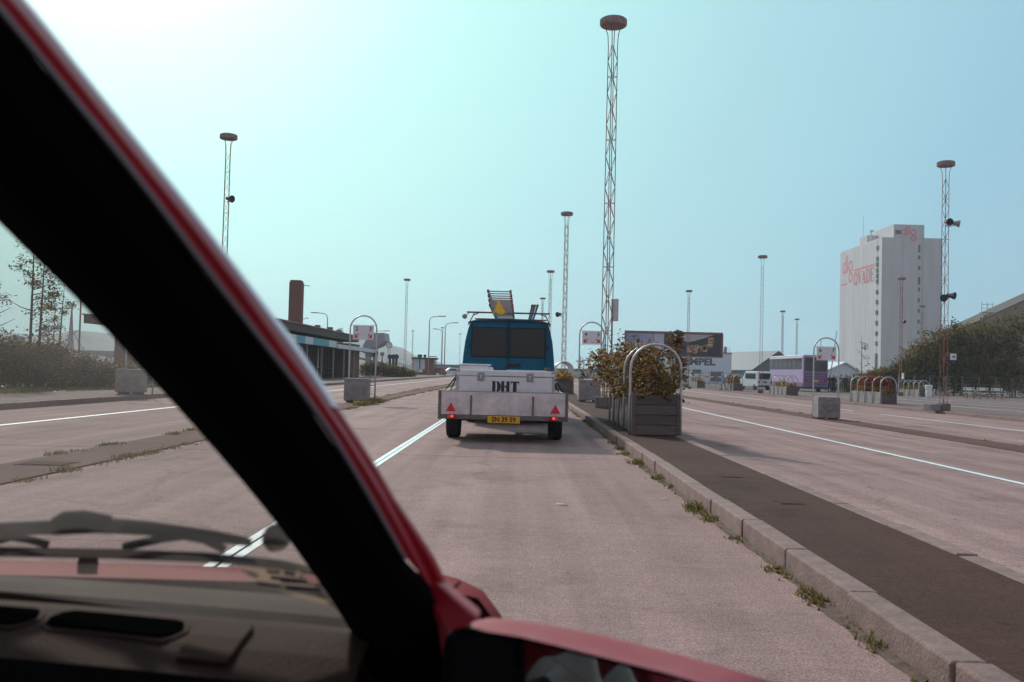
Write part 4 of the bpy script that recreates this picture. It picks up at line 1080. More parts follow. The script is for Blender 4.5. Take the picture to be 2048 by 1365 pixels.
q = MB(); q.box(SX + .3, SX + 6, SY + 16, SY + 24, SH, SH + 3.0); q.tube([(SX + 1, SY + 22, SH), (SX + 1, SY + 22, SH + 12)], .08, 5); q.box(SX + .2, SX + .6, SY + 12, SY + 12.5, SH, SH + 4.2); q.box(SX + .2, SX + 1.6, SY + 12, SY + 12.5, SH + 3.9, SH + 4.4); at(silo, q, 'roof_plant', M['silo_panel'])
wx = X(1838, 520, SY)
for i in range(11):
    zt = Z(1838, 490 + 21.4 * i, SY); hh = 2.9 if i in (0, 3) else 1.5
    if zt < 4: break
    q = MB(); q.box(wx - .42, wx + .42, SY - .21, SY - .1, zt - hh, zt); at(silo, q, 'window', M['window'])
wy = 361.5 - .6
for i, y in enumerate((492, 514, 525, 537, 548, 559, 580, 600, 621, 642, 663, 683, 707)):
    zt = Z(1750, y, wy); hh = 8 if i == 12 else 1.6
    q = MB(); q.box(SX - .3, SX - .05, wy - .9, wy + .9, max(1, zt - hh), zt); at(silo, q, 'window', M['window'])
def ring(mb, O, A, B, N, r0, r1, n=20):
    O, A, B, N = Vector(O), Vector(A), Vector(B), Vector(N); v = []
    for i in range(n):
        a = 2 * PI * i / n; d = A * math.cos(a) + B * math.sin(a); v += [O + N + d * r0, O + N + d * r1]
    mb.add(v, [(2 * i, 2 * i + 1, (2 * i + 3) % (2 * n), (2 * i + 2) % (2 * n)) for i in range(n)])
def dlg(mb, O, A, B, N, s):
    """the dlg monogram: ring with stem, stem, two stacked rings"""
    O, A, B, N = Vector(O), Vector(A), Vector(B), Vector(N)
    rc = lambda a0, a1, b0, b1: mb.add([O + N + A * a * s + B * b * s for a, b in ((a0, b0), (a1, b0), (a1, b1), (a0, b1))], [(0, 1, 2, 3)])
    ring(mb, O, A, B, N * .9, .68 * s, 1.08 * s); rc(.68, 1.08, -1.05, 2.2); rc(1.55, 1.95, -1.05, 2.2)
    ring(mb, O + A * 3.35 * s, A, B, N * .9, .68 * s, 1.08 * s); ring(mb, O + A * 3.35 * s - B * 2.05 * s, A, B, N * .9, .65 * s, 1.05 * s)
q = MB(); o = P(1807, 465, SY); dlg(q, (o.x, SY, o.z), (1, 0, 0), (0, 0, 1), (0, -.40, 0), 1.08); at(silo, q, 'logo', M['logo'])
q = MB(); q.box(o.x - 3.2, o.x - 1.0, SY - .36, SY - .31, o.z - .8, o.z + .7); at(silo, q, 'vent_grille', M['window'])
q = MB(); YL = lambda px: 134.5 * FPX / (px - 1040) + .0
o = Vector((SX, YL(1682), Z(1683, 537, YL(1682)))); o.y = 397.6; dlg(q, o, (0, -1, 0), (0, 0, 1), (-.16, 0, 0), 2.2)
def lbar(mb, y0, z0, y1, z1, w): 
    d = Vector((0, y1 - y0, z1 - z0)).normalized(); n = Vector((0, -d.z, d.y)) * w / 2; a, b = Vector((SX - .17, y0, z0)), Vector((SX - .17, y1, z1)); mb.add([a - n, b - n, b + n, a + n], [(0, 1, 2, 3)])
ya, yb_ = YL(1702), YL(1743); z_t = 45.3
lbar(q, ya, z_t, yb_, z_t, .55); lbar(q, YL(1677.5), z_t - 4.6, YL(1688), z_t - 4.6, .55)
def serif(mb, ch, y0, w, zb, h):
    L_ = lambda a, b, c, d, t=.34: lbar(mb, y0 - a * w, zb + b * h, y0 - c * w, zb + d * h, t)
    if ch == 'Q':
        n = 18
        for rr in (1, .72):
            for i in range(n): a, b = 2 * PI * i / n, 2 * PI * (i + 1) / n; L_(.5 + .48 * rr * math.cos(a), .5 + .5 * rr * math.sin(a), .5 + .48 * rr * math.cos(b), .5 + .5 * rr * math.sin(b))
        L_(.5, .1, .95, -.12)
    if ch == 'V': L_(.1, 1, .5, 0); L_(.28, 1, .56, .15); L_(.9, 1, .5, 0); L_(0, 1, .4, 1); L_(.72, 1, 1, 1)
    if ch == 'A': L_(.1, 0, .48, 1); L_(.9, 0, .5, 1); L_(.7, 0, .44, .8); L_(.25, .32, .7, .32); L_(0, 0, .25, 0); L_(.6, 0, 1, 0)
    if ch == 'D':
        L_(.15, 0, .15, 1); L_(.30, 0, .30, 1); L_(0, 1, .55, 1); L_(0, 0, .55, 0)
        for rr in (1, .7):
            for i in range(8): a, b = -PI / 2 + PI * i / 8, -PI / 2 + PI * (i + 1) / 8; L_(.5 + .45 * rr * math.cos(a), .5 + .5 * math.sin(a), .5 + .45 * rr * math.cos(b), .5 + .5 * math.sin(b))
    if ch == 'E': L_(.15, 0, .15, 1); L_(.32, 0, .32, 1); L_(0, 1, .9, 1); L_(0, 0, .95, 0); L_(.3, .52, .7, .52); L_(.9, 1, .9, .75); L_(.95, 0, .95, .25); L_(.7, .4, .7, .64)
wl = (ya - yb_) / 5
for i, ch in enumerate('QVADE'): serif(q, ch, ya - i * wl, wl * .94, z_t - 6.2, 5.2)
at(silo, q, 'painted_sign', M['logo'])

# ------------------------------------------------------------------ billboard, HEMPEL wall, sheds on the right
BBY = 120.0
bx0, bx1 = X(1251, 690, BBY), X(1443, 690, BBY); bz1, bz0 = Z(1345, 667, BBY), Z(1345, 711.5, BBY)
bb = thing('billboard', 'wide billboard with a pale winter panel and a dark night village panel', 'billboard', ((bx0 + bx1) / 2, BBY, -.3)); bb.matrix_world = Matrix.Translation(bb.location)
q = MB(); q.box(bx0, bx1, BBY, BBY + .25, bz0, bz1); at(bb, q, 'back_panel', M['sheet_dark'])
q = MB(); q.box(bx0 - .15, bx1 + .15, BBY - .08, BBY + .02, bz1 - .02, bz1 + .22); q.box(bx1, bx1 + .2, BBY - .08, BBY + .02, bz0, bz1); q.box(bx0 - .15, bx1 + .15, BBY - .08, BBY + .02, bz0 - .16, bz0); q.box(bx0 - .15, bx0, BBY - .08, BBY + .02, bz0, bz1); at(bb, q, 'frame', M['rust'])
q = MB()
for f in (.05, .28, .50): x = lerp(bx0, bx1, f); q.box(x - .12, x + .12, BBY + .05, BBY + .25, -.3, bz0)
at(bb, q, 'post', M['frame_steel'])
xm = X(1331, 690, BBY)
def panel_tex(name, cols, scale, stretch, seed):
    mt = bpy.data.materials.new(name); t, b = nodes(mt); L = t.links.new
    tx = t.nodes.new('ShaderNodeTexCoord'); mp = t.nodes.new('ShaderNodeMapping'); mp.inputs['Scale'].default_value = stretch; mp.inputs['Location'].default_value = (seed, seed, 0); L(tx.outputs['Object'], mp.inputs['Vector'])
    n = t.nodes.new('ShaderNodeTexNoise'); n.inputs['Scale'].default_value = scale; n.inputs['Detail'].default_value = 5; L(mp.outputs['Vector'], n.inputs['Vector'])
    r = t.nodes.new('ShaderNodeValToRGB'); e = r.color_ramp.elements; e[0].position, e[1].position = .35, .65; e[0].color = (*cols[0], 1); e[1].color = (*cols[-1], 1)
    if len(cols) > 2: x = e.new(.5); x.color = (*cols[1], 1)
    L(n.outputs['Fac'], r.inputs['Fac']); L(r.outputs['Color'], b.inputs['Base Color']); b.inputs['Roughness'].default_value = .5
    return mt
pw = (xm - bx0) * .72
q = MB(); q.box(bx0 + .1, bx0 + pw, BBY - .03, BBY - .004, bz0 + .1, bz0 + 1.6); at(bb, q, 'poster', panel_tex('poster_snow', ((.12, .13, .20), (.30, .30, .36), (.5, .5, .56)), 2.0, (1, 1, 1), 3))
q = MB(); q.box(bx0 + .1, bx0 + pw, BBY - .03, BBY - .004, bz0 + 1.6, bz1 - .1); at(bb, q, 'poster', panel_tex('poster_sky', ((.20, .22, .42), (.34, .38, .52)), .4, (1, 1, 2), 1))
q = MB(); q.box(bx0 + pw + .02, xm - .2, BBY - .03, BBY - .004, bz0 + .1, bz1 - .1); at(bb, q, 'poster', panel_tex('poster_pale', ((.40, .44, .58), (.48, .52, .64)), .6, (1, 1, 1), 2))
q = MB(); q.box(xm - .15, bx1 - .05, BBY - .03, BBY - .004, bz0 + .05, bz1 - .05); vp = at(bb, q, 'poster', panel_tex('poster_night', ((.012, .014, .02), (.03, .03, .04)), 1.2, (1, 1, 1), 5))
bw = bx1 - xm; bh = bz1 - bz0
q = MB(); q.prism([(.12 * bw, .97 * bh), (.86 * bw, .97 * bh), (.68 * bw, .80 * bh), (.52 * bw, .68 * bh), (.40 * bw, .62 * bh), (.30 * bw, .70 * bh), (.22 * bw, .62 * bh), (.14 * bw, .75 * bh)], (xm, BBY - .034, bz0), (1, 0, 0), (0, 0, 1), (0, .002, 0)); at(bb, q, 'printed_sky', panel_tex('poster_dusk', ((.40, .34, .36), (.48, .44, .46)), .8, (1, 1, 3), 2), vp)
q = MB()
for a, b, c, d in ((.38, .16, .10, .26), (.50, .12, .08, .20), (.52, .32, .09, .18), (.62, .2, .12, .24), (.74, .40, .11, .16), (.76, .60, .10, .22), (.45, .28, .05, .2), (.68, .30, .05, .2)): q.add([(xm + a * bw, BBY - .036, bz0 + b * bh), (xm + (a + c) * bw, BBY - .036, bz0 + b * bh), (xm + (a + c) * bw, BBY - .036, bz0 + (b + d) * bh), (xm + (a + c * .5) * bw, BBY - .036, bz0 + (b + d * 1.15) * bh), (xm + a * bw, BBY - .036, bz0 + (b + d) * bh)], [(0, 1, 2, 3, 4)])
at(bb, q, 'printed_houses', panel_tex('poster_lights', ((.08, .04, .03), (.45, .25, .16), (.75, .50, .20)), 3.5, (1, 1, 1), 8), vp)
HY = 180.0
hx0, hx1 = X(1262, 730, HY), X(1463, 730, HY); hz1 = Z(1440, 707, HY)
hb = thing('warehouse', 'white flat roofed warehouse lettered HEMPEL below the billboard', 'warehouse', ((hx0 + hx1) / 2, HY, -.3)); hb.matrix_world = Matrix.Translation(hb.location)
q = MB(); q.box(hx0, hx1, HY, HY + 30, -.3, hz1); at(hb, q, 'wall', M['white_wall'])
q = MB(); q.box(hx0 - .1, hx1 + .1, HY - .1, HY + 30, hz1, hz1 + .15); at(hb, q, 'roof_edge', M['metal_sheet'])
q = MB(); lw = X(1431, 720, HY) - X(1352, 720, HY); v, f = text_geo('HEMPEL', 1.0, .045); xs = [p[0] for p in v]; ys = [p[1] for p in v]
z0, z1 = Z(1400, 731, HY), Z(1400, 716.5, HY); xl = X(1352, 720, HY)
q.add([(xl + (p[0] - min(xs)) / (max(xs) - min(xs)) * lw, HY - .02, z0 + (p[1] - min(ys)) / (max(ys) - min(ys)) * (z1 - z0)) for p in v], f); at(hb, q, 'lettering', M['navy'])
q = MB(); q.box(X(1385, 750, HY), X(1402, 750, HY), HY - .05, HY - .004, .0, 2.2); q.box(X(1421, 750, HY), X(1444, 750, HY), HY - .05, HY - .004, 0, 1.9); at(hb, q, 'loading_door', M['sheet_dark'])
q = MB(); rx0, rx1 = X(1444, 700, HY), X(1462, 700, HY)
for f in (0, .33, .66, 1): x = lerp(rx0, rx1, f); q.bar((x, HY + 1, hz1), (x, HY + 1, hz1 + 1), .06)
q.bar((rx0, HY + 1, hz1 + .98), (rx1, HY + 1, hz1 + .98), .05); q.bar((rx0, HY + 1, hz1 + .5), (rx1, HY + 1, hz1 + .5), .05); q.box(rx0 + .6, rx0 + 1.1, HY + .8, HY + 1.2, hz1 + .14, hz1 + 1.3); at(hb, q, 'roof_rail', M['galv_dark'])
# grey gabled shed
def gable_shed(name, lab, x0, x1, y0, y1, ze, zr, xr, mw, mr_, mg, rz=0):
    t = thing(name, lab, 'shed', ((x0 + x1) / 2, y0, -.3), rz); t.matrix_world = Matrix.Translation(t.location); mx_ = Matrix.Rotation(rz, 4, 'Z')
    q = MB(); q.prism([(x0, -.3), (x1, -.3), (x1, ze), (xr, zr), (x0, ze)], (0, y0, 0), (1, 0, 0), (0, 0, 1), (0, y1 - y0, 0)); w = at(t, q, 'wall', mg)
    for (a, za), (b, zb_) in (((x0 - .3, ze - .15), (xr, zr)), ((xr, zr), (x1 + .3, ze - .15))):
        q = MB(); q.hexa([(a, y0 - .3, za + .02), (b, y0 - .3, zb_ + .02), (b, y1, zb_ + .02), (a, y1, za + .02), (a, y0 - .3, za + .22), (b, y0 - .3, zb_ + .22), (b, y1, zb_ + .22), (a, y1, za + .22)]); at(t, q, 'roof', mr_)
    t.rotation_euler = (0, 0, rz); return t
sx0, sx1 = X(1500, 740, 215), X(1612, 740, 215); xr = X(1556, 704, 215)
gs = gable_shed('shed', 'grey gabled shed with dark end behind the white minibus', sx0, sx1, 215, 262, Z(1500, 741, 215), Z(1556, 704, 215), xr, M['metal_sheet'], M['metal_sheet'], M['sheet_dark'], math.radians(14))
gable_shed('pavilion', 'low white roofed building behind the hedge below the silo', X(1655, 740, 150), X(1716, 740, 150), 150, 157, Z(1660, 741, 150), Z(1690, 727, 150), X(1690, 727, 150), M['white_wall'], M['white_wall'], M['white_wall'], math.radians(8))
bwx = X(1902, 668, 200)
gable_shed('bulk_store', 'huge brown grey store with steep sloping roof beyond the trees', bwx - 5, bwx + 73, 200, 209, 8.6, 27.6, bwx + 34, M['brick_pale'], M['fascia'], M['brick_pale'])
rt = thing('roof_platform', 'railed platform standing high on the sloping store roof', 'platform', (X(1978, 625, 200), 202, 15.0))
q = MB(); q.box(-.8, 1.6, -.5, .5, .8, .95)
for x in (-.75, .4, 1.55): q.bar((x, -.4, -.8), (x, -.4, 3.0), .1)
for z in (1.8, 2.6): q.bar((-.75, -.4, z), (1.55, -.4, z), .08)
q.build('deck', M['galv_dark'], rt)

# ------------------------------------------------------------------ bus, minibus, people
BY0 = 95.0
bu = thing('bus', 'purple and lilac coach seen from behind near the low hedge', 'bus', (X(1606, 780, BY0), BY0, -.3), math.radians(1.0))
BW, BL, BH = 2.5, 12.0, 3.7
q = MB(); q.box(0, BW, 0, BL, .55, BH); q.build('body', M['bus_lilac'], bu, bevel=.12, segs=3)
q = MB(); q.box(.06, BW - .06, -.03, .02, .5, 2.0); q.build('rear_panel', M['bus_purple'], bu, bevel=.03)
q = MB(); q.box(.10, BW - .10, -.05, .0, 2.05, 3.45); q.build('rear_window', M['dark_glass'], bu, bevel=.08)
for k in range(5): q = MB(); q.box(.1, BW - .1, -.045, -.02, .75 + .25 * k, .79 + .25 * k); q.build('grille_slat', M['black_metal'], bu)
for k in range(7): q = MB(); q.box(-.03, .02, .5 + 1.62 * k, .5 + 1.62 * k + 1.52, 2.25, 3.35); q.build('side_window', M['dark_glass'], bu, bevel=.03)
q = MB(); q.box(-.05, .03, .1, BL - .1, 3.38, 3.55); q.build('side_rail', M['van_white'], bu)
q = MB(); q.box(-.03, .012, .1, BL - .1, .5, .9); q.build('skirt', M['bus_purple'], bu)
for x in (.12, BW - .42): q = MB(); q.box(x, x + .3, -.06, -.01, .95, 1.25); q.build('tail_light', M['lens_red'], bu, bevel=.02)
q = MB(); q.box(.95, 1.55, -.06, -.02, 1.0, 1.2); q.build('number_plate', M['plate'], bu)
for y in (2.5, 9.5):
    for x in (.16, BW - .16): q = MB(); q.lathe([(.3, -.14), (.48, -.14), (.5, 0), (.48, .14), (.3, .14)], (x, y, .5), 20, 'x'); q.build('wheel', M['rubber'], bu)
q = MB(); q.box(.1, BW - .1, .02, 11, .3, .56); q.build('underbody', M['black_metal'], bu)
def car_box(t, L, w, h, mb_, hood=.8, wheels=.3, van_=False):
    """a small vehicle from a side profile, rear at y = 0"""
    prof = [(0, .35), (0, h * .55), (.12, h * .92), (.3, h), (L * .62, h), (L * .80, h * .62), (L - .1, h * .5), (L, h * .4), (L, .3)] if van_ else [(0, .32), (0, h * .62), (.25, h * .66), (.7, h), (L * .55, h), (L * .72, h * .66), (L - .1, h * .55), (L, h * .42), (L, .3)]
    q = MB(); q.prism([(y, z) for y, z in prof], (-w / 2, 0, 0), (0, 1, 0), (0, 0, 1), (w, 0, 0)); q.build('body', mb_, t, bevel=.07, segs=2)
    q = MB(); q.hexa([(-w * .42, -.02 if van_ else .22, h * .58 if van_ else h * .68), (w * .42, -.02 if van_ else .22, h * .58 if van_ else h * .68), (w * .42, .1, h * .58 if van_ else h * .68), (-w * .42, .1, h * .58 if van_ else h * .68), (-w * .38, .10 if van_ else .62, h * .9), (w * .38, .10 if van_ else .62, h * .9), (w * .38, .3 if van_ else .8, h * .9), (-w * .38, .3 if van_ else .8, h * .9)]); q.build('rear_window', M['dark_glass'], t)
    for sg in (-1, 1): q = MB(); q.box(sg * w / 2 - .02, sg * w / 2 + .02, .5, L * .62, h * .6, h * .88); q.build('side_window', M['dark_glass'], t)
    for x in (-w / 2 + .1, w / 2 - .1):
        for y in (L * .18, L * .80): q = MB(); q.lathe([(.15, -.1), (wheels, -.1), (wheels, .1), (.15, .1)], (x, y, wheels), 14, 'x'); q.build('wheel', M['rubber'], t)
    for x in (-w / 2 + .06, w / 2 - .22): q = MB(); q.box(x, x + .16, -.03, .0, h * .36, h * .5); q.build('tail_light', M['lens_red'], t)
    q = MB(); q.box(-w / 2 + .05, w / 2 - .05, -.06, -.002, .32, .5); q.build('bumper', M['black_metal'], t)
mv = thing('minibus', 'white minibus parked behind the lamp mast near the coach', 'minibus', (X(1530, 778, 99), 99, -.3), math.radians(14))
car_box(mv, 4.4, 1.65, 1.95, M['van_white'], van_=True)
q = MB(); q.box(-.22, .22, -.04, -.012, .78, .90); q.build('number_plate', M['sign_black'], mv)
CARS = [(-17.3, 185, 'white', 'pale far parked car nearest the toll booth'), (-14.2, 180, 'red', 'dark red far parked car below the arm lamps'), (-11.6, 186, 'white', 'white far parked car just beside the trailer box'), (-20.5, 178, 'blue', 'dark far car behind the toll booth'), (-23.5, 172, 'red', 'red far car by the red and white toll barrier')]
for x, y, c, lab in CARS:
    t = thing('parked_car', lab, 'car', (x, y, 0), random.uniform(1.2, 1.9), 'far cars parked in a row'); car_box(t, 4.1, 1.6, 1.38, {'white': M['van_white'], 'red': M['car_red'], 'blue': M['van_blue']}[c])
def person(x, y, z, rz, label, top, legs, h=1.75, stride=.08, lean=0.0):
    t = thing('person', label, 'person', (x, y, z), rz, 'people standing by the coach')
    s = h / 1.75
    J = {'pel': (0, 0, .95), 'che': (0, lean * .5, 1.30), 'nek': (0, lean, 1.48), 'hed': (0, lean + .01, 1.60), 'top': (0, lean, 1.72), 'sl': (-.18, lean, 1.42), 'el': (-.24, lean + .02, 1.15), 'hl': (-.23, lean + .1, .90), 'sr': (.18, lean, 1.42), 'er': (.24, lean - .02, 1.15), 'hr': (.22, lean + .08, .92),
         'tl': (-.09, 0, .90), 'kl': (-.10, stride, .50), 'al': (-.10, stride * .3, .08), 'fl': (-.11, stride + .14, .03), 'tr': (.09, 0, .90), 'kr': (.10, -stride * .3, .50), 'ar': (.10, -stride, .08), 'fr': (.11, -stride + .14, .03)}
    E = [('pel', 'che'), ('che', 'nek'), ('nek', 'hed'), ('hed', 'top'), ('che', 'sl'), ('sl', 'el'), ('el', 'hl'), ('che', 'sr'), ('sr', 'er'), ('er', 'hr'), ('pel', 'tl'), ('tl', 'kl'), ('kl', 'al'), ('al', 'fl'), ('pel', 'tr'), ('tr', 'kr'), ('kr', 'ar'), ('ar', 'fr')]
    Rr = {'pel': .15, 'che': .16, 'nek': .06, 'hed': .10, 'top': .07, 'sl': .075, 'sr': .075, 'el': .05, 'er': .05, 'hl': .035, 'hr': .035, 'tl': .10, 'tr': .10, 'kl': .07, 'kr': .07, 'al': .05, 'ar': .05, 'fl': .04, 'fr': .04}
    ks = list(J); me = bpy.data.meshes.new('body'); me.from_pydata([tuple(c * s for c in J[k]) for k in ks], [(ks.index(a), ks.index(b)) for a, b in E], [])
    o = bpy.data.objects.new('body', me); C.objects.link(o); o.parent = t
    sk = o.modifiers.new('skin', 'SKIN')
    for i, k in enumerate(ks): me.skin_vertices[0].data[i].radius = (Rr[k] * s, Rr[k] * s * (.75 if k in ('pel', 'che') else 1))
    me.skin_vertices[0].data[0].use_root = True
    o.modifiers.new('sub', 'SUBSURF').render_levels = 2
    mt = bpy.data.materials.new('person_clothes'); tt, b = nodes(mt); tx = tt.nodes.new('ShaderNodeTexCoord'); sp = tt.nodes.new('ShaderNodeSeparateXYZ'); tt.links.new(tx.outputs['Object'], sp.inputs[0])
    r = tt.nodes.new('ShaderNodeValToRGB'); r.color_ramp.interpolation = 'CONSTANT'; dv = tt.nodes.new('ShaderNodeMath'); dv.operation = 'DIVIDE'; dv.inputs[1].default_value = 2.0 * s; tt.links.new(sp.outputs['Z'], dv.inputs[0]); tt.links.new(dv.outputs[0], r.inputs['Fac'])
    e = r.color_ramp.elements; e[0].color = (.015, .015, .015, 1); e[1].position = .05; e[1].color = (*legs, 1)
    for p_, c in ((.47, top), (.74, (.48, .29, .22)), (.835, (.03, .02, .016))): n_ = e.new(p_); n_.color = (*c, 1)
    tt.links.new(r.outputs['Color'], b.inputs['Base Color']); b.inputs['Roughness'].default_value = .9; me.materials.append(mt)
    for p in me.polygons: p.use_smooth = True
    return t
dk = (.02, .022, .032)
person(X(1659, 785, 97), 97, -.3, .4, 'person in dark clothes standing close to the coach corner', dk, dk)
person(X(1667, 785, 98), 98, -.3, -.5, 'person in dark jacket beside the one at the coach corner', dk, dk, 1.8)
person(X(1690.5, 783, 100), 100, -.3, 2.6, 'person in dark suit with pale shirt standing before the hedge', (.03, .035, .06), dk, 1.72)
person(X(1447, 782, 84), 84, -.19, 1.2, 'person in light blue shirt leaning by the brown leaved planter', (.25, .37, .62), (.27, .31, .42), 1.7, .25, .12)
# red and white barrier and steel fence below the warehouse
bt = thing('barrier', 'red and white striped barrier pole below the HEMPEL warehouse', 'barrier', (X(1415, 765, 112), 112, -.3))
for k in range(8): q = MB(); q.bar((-2.6 + .55 * k, 0, 1.25), (-2.6 + .55 * (k + 1), 0, 1.25), .12); q.build('stripe', M['white'] if k % 2 else M['sign_red'], bt)
for x in (-2.7, 1.8): q = MB(); q.box(x - .08, x + .08, -.08, .08, 0, 1.35); q.build('post', M['galv_dark'], bt)
def rail_fence(name, lab, a, b, z, h, n, m_, rails=3, vert=0):
    t = thing(name, lab, 'fence', (a[0], a[1], z)); d = Vector((b[0] - a[0], b[1] - a[1], 0))
    p0 = None
    for i in range(n + 1):
        if p0 is None: q = MB(); q.box(-.04, .04, -.04, .04, 0, h); p0 = q.build('post', m_, t)
        else: o = p0.copy(); C.objects.link(o); o.parent = t; o.location = d * (i / n)
    for k in range(rails): q = MB(); zz = h * (.25 + .7 * k / max(1, rails - 1)); q.bar((0, 0, zz), (d.x, d.y, zz), .035); q.build('rail', m_, t)
    if vert:
        q = MB(); nn = int(d.length / vert)
        for i in range(nn): p = d * (i / nn); q.box(p.x - .012, p.x + .012, p.y - .012, p.y + .012, .1, h * .95)
        q.build('mesh_bars', m_, t, kind='stuff')
    return t
rail_fence('fence', 'grey steel bar fence running below the HEMPEL warehouse', (X(1362, 765, 130), 130), (X(1475, 765, 130), 130), -.3, 1.9, 8, M['galv_dark'], 2, .35)
rail_fence('fence', 'dark post fence in front of the big bushes by the benches', (X(1805, 790, 92), 93), (X(2070, 790, 90), 88), -.3, 1.9, 9, M['frame_steel'], 3, .5)
rail_fence('fence', 'pale railing along the far quay beyond the median', (-8, 205), (26, 205), 0, 1.3, 14, M['galv'], 2)
# benches
for k, (px, lab) in enumerate(((1939, 'pale slatted bench by the fence, nearest the lamp mast'), (1966, 'pale slatted bench between the two others by the fence'), (1995, 'pale slatted bench farthest from the lamp mast'))):
    t = thing('park_bench', lab, 'bench', (X(px, 797, 80), 80, -.3), 0, 'pale benches by the fence')
    for i in range(3): q = MB(); q.box(-.5, .42, -.30 + .13 * i, -.19 + .13 * i, .44, .47); q.build('seat_slat', M['white'], t)
    for i in range(2): q = MB(); q.box(-.46, .46, .12, .15, .68 + .13 * i, .79 + .13 * i); q.build('back_slat', M['white'], t)
    for x in (-.32, .30): q = MB(); q.box(x - .03, x + .03, -.28, .12, 0, .44); q.box(x - .03, x + .03, .10, .118, .3, .9); q.build('leg', M['concrete_dark'], t)

# ------------------------------------------------------------------ trees, bushes, hedges
def bush(name, lab, cat, x, y, z, blobs, ncl, per, r, size, mats, w, trunk=None, group=None, shell=.55):
    t = thing(name, lab, cat, (x, y, z), 0, group)
    q = MB(); leaves(q, clumps(blobs, ncl, per, r, shell), size, len(mats), w); q.build('crown', [M[a] for a in mats], t, kind='stuff')
    q = MB()
    for tr_ in (trunk or [[(0, 0, 0), (0, 0, blobs[0][2])]]):
        n = len(tr_); q.tube(tr_, [lerp(.06, .015, i / (n - 1)) if trunk is None else lerp(tr_[0][3] if len(tr_[0]) > 3 else .06, .012, i / (n - 1)) for i in range(n)], 6) if len(tr_[0]) == 3 else q.tube([p[:3] for p in tr_], [p[3] for p in tr_], 6)
    q.build('trunk', M['bark'], t)
    return t
RG = 'bushy trees behind the fence'
for px, Y, h, rr, lab in ((1742, 100, 2.3, 2.2, 'low rounded bush at the hedge end below the silo'), (1775, 99, 2.8, 2.0, 'rising bush in front of the shaded silo wall foot'), (1806, 98, 3.6, 1.6, 'dark bush behind the bare hooped planter'), (1838, 97, 5.7, 2.0, 'olive tree standing between the silo foot and the tall mast'), (1872, 96, 7.1, 2.1, 'bushy tree directly behind the tall mast'), (1908, 95, 7.7, 2.2, 'dense tree between mast and benches'), (1945, 94, 8.0, 2.4, 'tall dense tree behind the benches'), (1985, 95, 8.5, 2.5, 'dense tree beyond the benches at the picture edge'), (2030, 94, 8.8, 2.6, 'outermost dense tree past the benches')):
    bl = [(0, 0, h * .55, rr, rr, h * .42), (rr * .3, -.3, h * .78, rr * .6, rr * .6, h * .22), (-rr * .4, 0, h * .35, rr * .8, rr, h * .3), (rr * .4, -.4, h * .22, rr * .8, rr, h * .22)]
    bush('bushy_tree', lab, 'tree', X(px, 780, Y), Y, -.3, bl, 520, 12, .26, .25, ['leaf_olive', 'leaf_dark', 'leaf_green', 'leaf_brown'], (5, 3, 4, 1), [[(0, 0, 0), (.1, 0, h * .4), (.3, 0, h * .8)], [(0, 0, h * .2), (-.5, 0, h * .6)]], RG)
t = thing('hedge', 'long low dark green hedge running behind the coach to the bushes', 'hedge', (X(1650, 780, 106), 104, -.3))
q = MB(); leaves(q, clumps([(i * .9, -.4 * i * .2, .75 + i * .06, .8, .8, .85 + .05 * i) for i in range(9)], 520, 10, .2, .5), .2, 3, (4, 4, 2)); q.build('foliage', [M['leaf_green'], M['leaf_dark'], M['leaf_olive']], t, kind='stuff')
# thin saplings by the silo
def sapling(x, y, z, h, lab, dens=.5, size=.2, mats=('leaf_brown', 'leaf_dark', 'leaf_olive'), rr=.9, cat='tree', group=None):
    tr_ = [[(0, 0, 0, .05), (.03, 0, h * .5, .035), (0, 0, h, .01)]]; bl = []
    for k in range(9):
        f = .3 + .6 * k / 9; a = random.uniform(0, 2 * PI); L = rr * (1.1 - f) + .15; e = (math.cos(a) * L, math.sin(a) * L, h * f + L * .5)
        tr_.append([(0, 0, h * f, .02), (e[0] * .5, e[1] * .5, h * f + L * .3, .014), (*e, .006)]); bl.append((e[0] * .75, e[1] * .75, h * f + L * .45, .31 * rr, .31 * rr, .25 * rr))
    return bush('sapling', lab, cat, x, y, z, bl, int(60 * dens), 5, .12, size, list(mats), (3, 2, 1), tr_, group)
sapling(X(1722, 775, 92), 92, -.3, 5.6, 'bare young tree standing before the sunlit silo wall', .35, .18)
sapling(X(1683, 740, 130), 100, 0, 0.1, '', 0) if False else None
sapling(X(683, 745, 125), 125, 0, 6.6, 'thin leafy tree rising behind the terminal roof', 3.0, .26, ('leaf_dark', 'leaf_olive', 'leaf_dark'), 1.7)
q = MB(); q.tube([(0, 0, 0), (.9, 0, 6.9)], [.07, .04], 6); o = tag(q.build('leaning_pole', M['galv_dark']), 'thin leaning pole rising behind the lane sign 6 7', 'pole'); o.location = (X(1657, 740, 110), 110, -.3)
q = MB(); q.tube([(0, 0, 0), (0, 0, 6.0)], [.06, .03], 6); o = tag(q.build('flag_pole', M['galv_dark']), 'thin upright pole rising behind the coach roof', 'pole'); o.location = (X(1641, 740, 112), 112, -.3)
